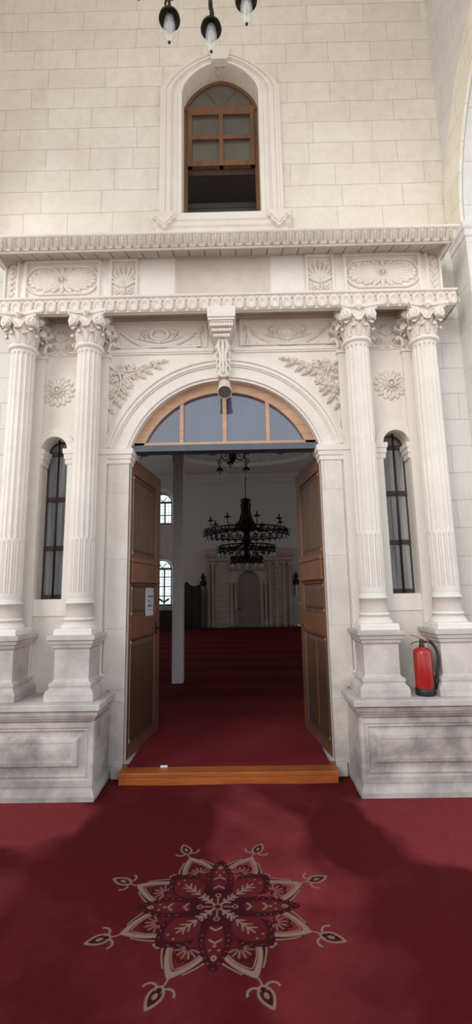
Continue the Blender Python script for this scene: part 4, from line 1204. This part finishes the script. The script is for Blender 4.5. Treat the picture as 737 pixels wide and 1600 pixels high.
def scroll_chandelier(cx, cy, z, R, angs, label, drop, group=None):
    root = thing('scroll_arm_chandelier', label, 'chandelier', (cx, cy, z), group)
    arms = MB()
    for a in angs:
        ca, sa = math.cos(a), math.sin(a)
        P = [(.10,.30),(.17,.235),(.25,.25),(.30,.33),(.27,.42),(.20,.43),(.17,.37),(.21,.34)]
        Pm = catmull([(r*R/.38, h) for r, h in ((.06,.27),(.14,.20),(.24,.20),(.33,.27),(.385,.22),(.38,.08))], 30)
        arms.tube([(cx+r*ca, cy+r*sa, z+h) for r, h in Pm], .012, 7)
        Pm = catmull([(r*R/.38, h) for r, h in ((.33,.27),(.30,.36),(.22,.38),(.17,.32),(.20,.27),(.25,.29))], 26)
        arms.tube([(cx+r*ca, cy+r*sa, z+h) for r, h in Pm], .010, 7)
        Pm = catmull([(r*R/.38, h) for r, h in ((.39,.12),(.43,.16),(.45,.23),(.42,.24))], 12)
        arms.tube([(cx+r*ca, cy+r*sa, z+h) for r, h in Pm], .008, 6)
        Pm = catmull([(r*R/.38, h) for r, h in ((.345,.22),(.33,.15),(.345,.12))], 12)
        arms.tube([(cx+r*ca, cy+r*sa, z+h) for r, h in Pm], .008, 6)
    arms.build('scroll_arms', M['bronze'], root)
    MB().lathe([(.02,.12),(.05,.15),(.085,.20),(.095,.26),(.07,.31),(.035,.36),(.03,.44),(.05,.47),(.02,.52)], (cx, cy, z), 24).build('body', M['bronze'], root)
    mb = MB().tube([(cx, cy, z+.5), (cx, cy, z+drop)], .008, 8); mb.lathe([(.02,drop-.04),(.06,drop-.02),(.065,drop)], (cx, cy, z), 20); mb.build('chain', M['bronze'], root)
    for a in angs: add_lamp(LP, root, (R*math.cos(a), R*math.sin(a), 0))
    return root
scroll_chandelier(-.07, -2.0, 5.46, .38, [math.radians(80+45*k) for k in range(8)], 'dark scroll-arm chandelier with glass bell lamps hanging at the top edge outside', 4.2)
scroll_chandelier(0, 5.0, 4.05, .33, [math.radians(a) for a in (33, 147, 262)], 'small dark chandelier with three glass lamps just inside the doorway', 2.45)

# ------------------------------------------------------------------ the prayer hall
struct('floor_hall', MB().box(-6.5, 6.8, .0, 15.6, -.12, .09), M['pier'])
tag(MB().add([(-.86,-.055,.1035),(.86,-.055,.1035),(.86,.45,.1035),(-.86,.45,.1035),(6.8,.45,.1035),(6.8,15.6,.1035),(-6.5,15.6,.1035),(-6.5,.45,.1035)], [(0,1,2,3),(7,3,2,4,5,6)]).build('hall_carpet', M['hall_carpet']), 'dark red carpet in rows covering the prayer hall floor', 'carpet')
def back_wall():
    mb = MB(); Yb = 15.6
    def al(cx, hw, z0, zs): return [(cx-hw, z0), (cx-hw, zs)]+arc(cx, zs, hw, 180, 0, 20)[1:-1]+[(cx+hw, zs), (cx+hw, z0)]
    hl = [al(-3.27, .59, 1.02, 2.55), al(-3.27, .59, 4.45, 5.45)]
    # splayed surrounds: opening at the wall larger than the glass
    outer = [(-6.5,.1),(6.8,.1),(6.8,6.7),(-6.5,6.7)]
    wall_face(mb, outer, hl, Yb)
    hi = [al(-3.27, .33, .80, 2.70), al(-3.27, .33, 4.52, 5.45)]
    for a, b in zip(hl, [al(-3.27, .42, 1.02, 2.55), al(-3.27, .42, 4.50, 5.45)]):
        n = len(a); mb.add([(x, Yb, z) for x, z in a]+[(x, Yb+.45, z) for x, z in b], [(i, (i+1) % n, (i+1) % n+n, i+n) for i in range(n)])
    struct('wall_back', mb, M['plaster'], recalc=False)
    for k, (z0, zs) in enumerate(((1.02, 2.55), (4.50, 5.45))):
        w = tag(thing('window_%d' % (5+k), None, None, (-3.27, 15.95, z0)), kind='structure')
        hw = .42; mb = MB()
        o = al(-3.27, hw+.005, z0, zs); i_ = al(-3.27, hw-.05, z0, zs)
        mb.sweep2(i_, o, 15.94, 16.0)
        mb.box(-3.27-hw, -3.27+hw, 15.93, 15.99, zs-.02, zs+.06); mb.box(-3.27-hw, -3.27+hw, 15.93, 15.99, z0, z0+.06)
        mb.box(-3.205, -3.155, 15.95, 15.99, z0, zs)
        q = z0
        while q < zs-.2: mb.box(-3.27-hw, -3.27+hw, 15.95, 15.985, q-.018, q+.018); q += .40
        for s in (-1, 1): mb.tube([(-3.27+s*.01, 15.97, zs+.05), (-3.27+s*.09, 15.97, zs+.18), (-3.27+s*.20, 15.97, zs+.25)], .016, 5)
        mb.build('frame', M['wood_dark'], w)
        mb = MB()
        for j in range(-2, 3): mb.box(-3.27+j*.125-.004, -3.27+j*.125+.004, 15.985, 15.995, z0, zs+.28)
        q = z0+.13
        while q < zs+.25: mb.box(-3.27-hw, -3.27+hw, 15.985, 15.995, q-.004, q+.004); q += .135
        mb.build('lead_lattice', M['lintel'], w)
        mb = MB().prism(al(-3.27, hw, z0, zs), 16.0, 16.01); mb.build('pane', M['skyglass'], w)
back_wall()
struct('wall_hall_left', MB().box(-6.6, -6.5, .45, 15.6, 0, 8.6), M['plaster'])
struct('wall_hall_right', MB().box(6.8, 6.9, .45, 15.6, 0, 8.6), M['plaster'])
# ceiling with a round ribbed drum
def hall_ceiling():
    cx, cy, r = .35, 10.9, 3.0; z = 6.6
    mb = MB(); ring = [(cx+r*math.cos(2*PI*k/64), cy+r*math.sin(2*PI*k/64)) for k in range(64)]
    loops = [[(-6.5, 3.9), (6.8, 3.9), (6.8, 15.6), (-6.5, 15.6)], ring]
    t = tessellate_polygon([[Vector((x, y, 0)) for x, y in l] for l in loops]); fl = [p for l in loops for p in l]
    mb.add([(x, y, z) for x, y in fl], [tuple(q) for q in t])
    mb.lathe([(r,0),(r,.35),(r-.4,.9),(r-1.2,1.35),(.01,1.6)], (cx, cy, z), 64, cap=False)
    struct('ceiling', mb, M['plaster'])
    mb = MB(); mb.tube([(x, y, z-.01) for x, y in ring], .07, 8, closed=True)
    mb.tube([(cx+(r+.28)*math.cos(2*PI*k/64), cy+(r+.28)*math.sin(2*PI*k/64), z-.005) for k in range(64)], .035, 6, closed=True)
    for k in range(40):
        a = 2*PI*k/40; mb.tube([(cx+q*math.cos(a), cy+q*math.sin(a), z+h) for q, h in ((r,.0),(r-.02,.35),(r-.42,.88),(r-1.2,1.33))], .03, 4)
    struct('trim_11', mb, M['white_plaster'])
    mb = MB().box(-6.5, 6.8, 15.45, 15.6, 6.42, 6.6); mb.box(-6.5, 6.8, 15.52, 15.6, 6.2, 6.42); struct('trim_12', mb, M['plaster'])
    struct('ceiling_gallery', MB().box(-6.5, 6.8, .45, 3.9, 8.5, 8.6), M['plaster'])
    struct('wall_gallery', MB().box(-6.5, 6.8, 3.85, 3.95, 6.6, 8.5), M['plaster'])
hall_ceiling()
mb = MB().box(-6.5, 6.8, .45, 3.80, 4.02, 4.22)
for k in range(22): mb.box(-6.4+k*.6, -6.28+k*.6, .46, 3.75, 3.95, 4.02)
struct('trim_13', mb, M['gallery'])
mb = MB().box(-1.022, -.842, 3.60, 3.78, .104, 3.95); mb.box(-1.036, -.828, 3.585, 3.795, 3.80, 3.95)
tag(mb.build('gallery_post', M['post'], bevel=.006), 'pale square post rising from the hall carpet to the gallery', 'post')

# mihrab
def mihrab():
    c = .42; Y = 15.58
    root = thing('mihrab', 'carved stone prayer niche with pilasters on the far wall', 'mihrab', (c, 15.5, .1))
    mb = MB(); hole = [(c-.46, .11), (c-.46, 1.95)]+arc(c, 1.95, .46, 180, 0, 24)[1:-1]+[(c+.46, 1.95), (c+.46, .11)]
    outer = [(-1.33, .11)]+hole+[(2.25, .11), (2.25, 3.35), (-1.33, 3.35)]
    wall_face(mb, outer, [], 15.40)
    n = len(outer); mb.add([(x, 15.40, z) for x, z in outer]+[(x, 15.60, z) for x, z in outer], [(i, (i+1) % n, (i+1) % n+n, i+n) for i in range(n)])
    mb.build('surround', M['mihrab'], root)
    mb = MB(); m = 14
    T, Z = np.meshgrid(np.linspace(0, PI, m), np.append(np.linspace(.11, 1.95, 6), 1.95+.44*np.sin(np.linspace(.2, PI/2-.02, 6))), indexing='ij')
    rr = np.where(Z > 1.95, np.sqrt(np.clip(.46**2-(Z-1.95)**2, 1e-4, 1)), .46)
    mb.grid(c+rr*np.cos(T), 15.45+.15*np.sin(T)*rr/.46, Z); mb.build('niche', M['mihrab_dark'], root)
    mb = MB()
    for x in (-1.24, -1.05, -.28, -.12, .96, 1.12, 1.30, 1.58, 1.88, 2.14):
        top = 2.75 if (x < -.5 or x > 1.2) else 1.95
        mb.lathe([(.09,.11),(.09,.3),(.06,.33),(.055,top-.15),(.07,top-.12),(.10,top)], (x, 15.36, 0), 14)
    mb.build('pilasters', M['mihrab'], root)
    mb = MB().rings(-1.26, 2.18, 15.36, 15.6, [(0,2.80),(.05,2.84),(.05,2.95),(.12,3.0),(.14,3.08),(.0,3.1)]); mb.box(-1.3, 2.22, 15.34, 15.6, 3.1, 3.32); mb.build('entablature', M['mihrab'], root)
    R = Relief(-.98, -.36, .25, 2.6, .02)
    R.H = .025*np.abs(np.sin(R.U*18)*np.sin(R.V*14))
    mb = MB(); R.mesh(mb, lambda U, V, H: (U, 15.395-H, V), keep=True); mb.build('lattice_carving', M['mihrab'], root); mb = MB(); R2 = Relief(1.36, 1.52, .25, 2.6, .02); R2.H = .025*np.abs(np.sin(R2.U*18)*np.sin(R2.V*14)); R2.mesh(mb, lambda U, V, H: (U, 15.395-H, V), keep=True); mb.build('lattice_carving', M['mihrab'], root); mb = MB()
    R3_ = Relief(1.64, 1.82, .25, 2.6, .02); R3_.H = .025*np.abs(np.sin(R3_.U*18)*np.sin(R3_.V*14)); R3_.mesh(mb, lambda U, V, H: (U, 15.395-H, V), keep=True)
    mb.build('lattice_carving', M['mihrab'], root)
    mb = MB().box(-.42, 1.35, 15.33, 15.42, 2.42, 2.78); mb.build('inscription_plaque', M['mihrab_dark'], root)
mihrab()
# cabinet
root = thing('wooden_cabinet', 'dark carved-top cabinet standing against the far wall left of the mihrab', 'cabinet', (-1.88, 15.2, .104))
mb = MB().box(-2.20, -1.56, 14.95, 15.45, .104, 1.80); mb.build('body', M['cabinet'], root, bevel=.01)
P = [(-2.24,1.80)]+catmull([(-2.24,1.83),(-2.16,1.95),(-2.08,1.98),(-1.98,1.88),(-1.80,1.80),(-1.68,1.82),(-1.60,1.86),(-1.56,1.83)], 24)+[(-1.52,1.80)]
MB().prism(P, 14.93, 14.98).build('crest', M['cabinet'], root)
for q in (-1, 1):
    mb = MB().box(-1.88+q*.02, -1.88+q*.29, 14.925, 14.95, .22, 1.72); d = mb.build('door', M['cabinet'], root, bevel=.006)
    MB().ball((-1.88+q*.05, 14.915, 1.02), .018, 8).build('knob', M['brass'], d)
# clock-like sconces on both sides of the mihrab
for x, sd in ((-1.48, 'left'), (2.40, 'right')):
    root = thing('wall_sconce', 'dark wall lamp with round disc %s of the mihrab' % sd, 'wall lamp', (x, 15.5, 2.0), 'wall lamps beside the mihrab')
    mb = MB().lathe([(.13,-.02),(.14,.0),(.11,.02)], (x, 15.5, 1.92), 20, Matrix.Rotation(PI/2, 3, 'X')); mb.build('disc', M['bronze'], root)
    mb = MB().lathe([(.03,0),(.09,.06),(.10,.12),(.04,.20),(.02,.30)], (x, 15.45, 2.06), 16); mb.build('lantern', M['bronze'], root)
    MB().box(x-.03, x+.03, 15.48, 15.59, 1.35, 1.8).build('drop', M['post'], root)
# book stand silhouetted in the window
root = thing('folding_book_stand', 'dark V-shaped folding book stand silhouetted against the lower far window', 'book stand', (-3.08, 15.3, .85))
mb = MB()
for q in (-1, 1):
    mb.add([(-3.08,15.30,1.15),(-3.08+q*.20,15.30,1.25),(-3.08+q*.21,15.30,1.36),(-3.08,15.30,1.21),(-3.08,15.34,1.15),(-3.08+q*.20,15.34,1.25),(-3.08+q*.21,15.34,1.36),(-3.08,15.34,1.21)], [(0,1,2,3),(7,6,5,4),(0,4,5,1),(1,5,6,2),(2,6,7,3),(3,7,4,0)])
mb.build('book_rest', M['cabinet'], root)
MB().tube([(-3.08,15.32,.86),(-3.08,15.32,1.17)], .012, 8).build('stem', M['steel'], root)
root = thing('low_cabinet', 'dark low wooden cabinet below the far window', 'cabinet', (-3.2, 15.3, .104))
MB().box(-3.95, -2.62, 15.10, 15.55, .104, .80).build('body', M['cabinet'], root, bevel=.01)
MB().box(-4.0, -2.57, 15.07, 15.57, .80, .85).build('top', M['cabinet'], root, bevel=.005)
# microphone stand
root = thing('microphone_stand', 'thin black microphone stand on the carpet before the mihrab', 'microphone stand', (-.12, 14.4, .104))
MB().lathe([(.12,.0),(.12,.02),(.02,.03)], (-.12, 14.4, .104), 16).build('base', M['rubber'], root)
MB().tube([(-.12, 14.4, .12), (-.12, 14.4, .70), (-.08, 14.38, .84), (.03, 14.36, .90)], .014, 6).build('pole', M['rubber'], root)
MB().tube([(.02, 14.36, .895), (.09, 14.35, .92)], [.02,.03], 8).build('microphone', M['rubber'], root)

# great chandelier: three lamp rings below a flared stem
def great_chandelier():
    cx, cy = .28, 8.0
    root = thing('ring_chandelier', 'huge dark three-tier ring chandelier hanging in the middle of the hall', 'chandelier', (cx, cy, 2.2))
    small = lamp_meshes(.66)
    small = [(n, m) for n, m in small if n in ('lamp_cap', 'glass_shade')]
    small = [(n, m.copy()) for n, m in small]
    small[1][1].materials[0] = M['hall_glass']
    for R, z, n, nm in ((1.08, 3.02, 34, 'upper_ring'), (.72, 2.60, 22, 'middle_ring'), (.40, 2.32, 12, 'lower_ring')):
        mb = MB(); P = lambda rr, zz, m=72: [(cx+rr*math.cos(2*PI*k/m), cy+rr*math.sin(2*PI*k/m), zz) for k in range(m)]
        mb.tube(P(R, z), .022, 6, True); mb.tube(P(R, z+.13), .018, 6, True); mb.tube(P(R-.10, z+.06), .014, 6, True)
        m = n*2
        for k in range(m):
            a = 2*PI*k/m; b = 2*PI*(k+.5)/m; c_ = 2*PI*(k+1)/m
            mb.tube([(cx+R*math.cos(a), cy+R*math.sin(a), z), (cx+R*math.cos(b), cy+R*math.sin(b), z+.13), (cx+R*math.cos(c_), cy+R*math.sin(c_), z)], .010, 4)
            if k % 2 == 0: mb.ball((cx+(R+.01)*math.cos(b), cy+(R+.01)*math.sin(b), z+.065), .028, 8)
        for k in range(8):
            a = 2*PI*k/8+.2; mb.tube([(cx+.10*math.cos(a), cy+.10*math.sin(a), z+.20), (cx+R*.6*math.cos(a), cy+R*.6*math.sin(a), z+.06), (cx+R*math.cos(a), cy+R*math.sin(a), z+.05)], .014, 5)
        for k in range(n//2):
            a = 2*PI*(k+.5)/(n//2); mb.tube([(cx+q*math.cos(a), cy+q*math.sin(a), z+h) for q, h in ((R,.0),(R+.06,.03),(R+.09,.09),(R+.05,.14),(R+.02,.10))], .009, 5)
        mb.build(nm, M['bronze'], root)
        for k in range(n):
            a = 2*PI*k/n; add_lamp(small, root, (R*math.cos(a)*1.02, R*math.sin(a)*1.02, z-2.2-.055))
    mb = MB().lathe([(.30,3.18),(.22,3.26),(.14,3.42),(.095,3.62),(.085,3.78),(.11,3.88),(.15,3.92),(.15,3.96),(.10,4.0),(.03,4.02)], (cx, cy, 0), 24)
    for k in range(12):
        a = 2*PI*k/12; mb.tube([(cx+q*math.cos(a), cy+q*math.sin(a), z) for q, z in ((.52,3.10),(.30,3.20),(.17,3.42),(.11,3.66),(.13,3.86))], .014, 5)
    mb.lathe([(.06,2.35),(.10,2.5),(.06,2.7),(.14,2.85),(.16,2.98),(.10,3.2)], (cx, cy, 0), 20)
    mb.build('stem', M['bronze'], root)
    MB().tube([(cx, cy, 4.0), (cx, cy, 8.1)], .014, 6).build('suspension_rod', M['bronze'], root)
    for k in range(8):
        a = 2*PI*(k+.35)/8; r0 = .80
        mb = MB().tube(catmull([(cx+q*math.cos(a), cy+q*math.sin(a), z) for q, z in ((r0,3.16),(r0+.10,3.20),(r0+.16,3.28),(r0+.16,3.36))], 9), .013, 5)
        mb.lathe([(.02,0),(.085,.02),(.09,.035),(.03,.04),(.018,.06),(.018,.13),(.004,.14)], (cx+(r0+.16)*math.cos(a), cy+(r0+.16)*math.sin(a), 3.36), 12)
        mb.build('candle_arm', M['bronze'], root)
great_chandelier()

# ------------------------------------------------------------------ light
wd = bpy.data.worlds.new('world'); S.world = wd; wd.use_nodes = True
nt = wd.node_tree; bg = nt.nodes['Background']
tc = nt.nodes.new('ShaderNodeTexCoord'); sp = nt.nodes.new('ShaderNodeSeparateXYZ'); nt.links.new(tc.outputs['Generated'], sp.inputs[0])
mr = nt.nodes.new('ShaderNodeMapRange'); mr.inputs['From Min'].default_value = -.1; mr.inputs['From Max'].default_value = .9; nt.links.new(sp.outputs[2], mr.inputs['Value'])
cr_ = nt.nodes.new('ShaderNodeValToRGB'); nt.links.new(mr.outputs[0], cr_.inputs[0])
cr_.color_ramp.elements[0].color = (.98,.96,.94,1); cr_.color_ramp.elements[1].color = (.62,.76,1.0,1)
nt.links.new(cr_.outputs[0], bg.inputs[0]); bg.inputs[1].default_value = 1.66
def area(name, loc, rot, sx, sy, e, col=(1,1,1)):
    l = bpy.data.lights.new(name, 'AREA'); l.shape = 'RECTANGLE'; l.size = sx; l.size_y = sy; l.energy = e; l.color = col
    o = bpy.data.objects.new(name, l); COL.objects.link(o); o.location = loc; o.rotation_euler = rot; return o
sun = bpy.data.lights.new('sun', 'SUN'); sun.energy = 1.45; sun.angle = .5; sun.color = (1,.95,.86)
so = bpy.data.objects.new('sun', sun); COL.objects.link(so)
so.rotation_euler = Vector((.60, .85, -.50)).to_track_quat('-Z', 'Y').to_euler()
area('hall_left_fill', (-6.3, 9, 3.5), (0, -PI/2, 0), 3, 8, 75, (.95,.97,1))  # added fill lamp by the windowless left wall, brightens the hall
area('hall_right_fill', (6.6, 9, 3.5), (0, PI/2, 0), 3, 8, 60, (.95,.97,1))  # matching added fill lamp on the right, for presumed unseen side windows
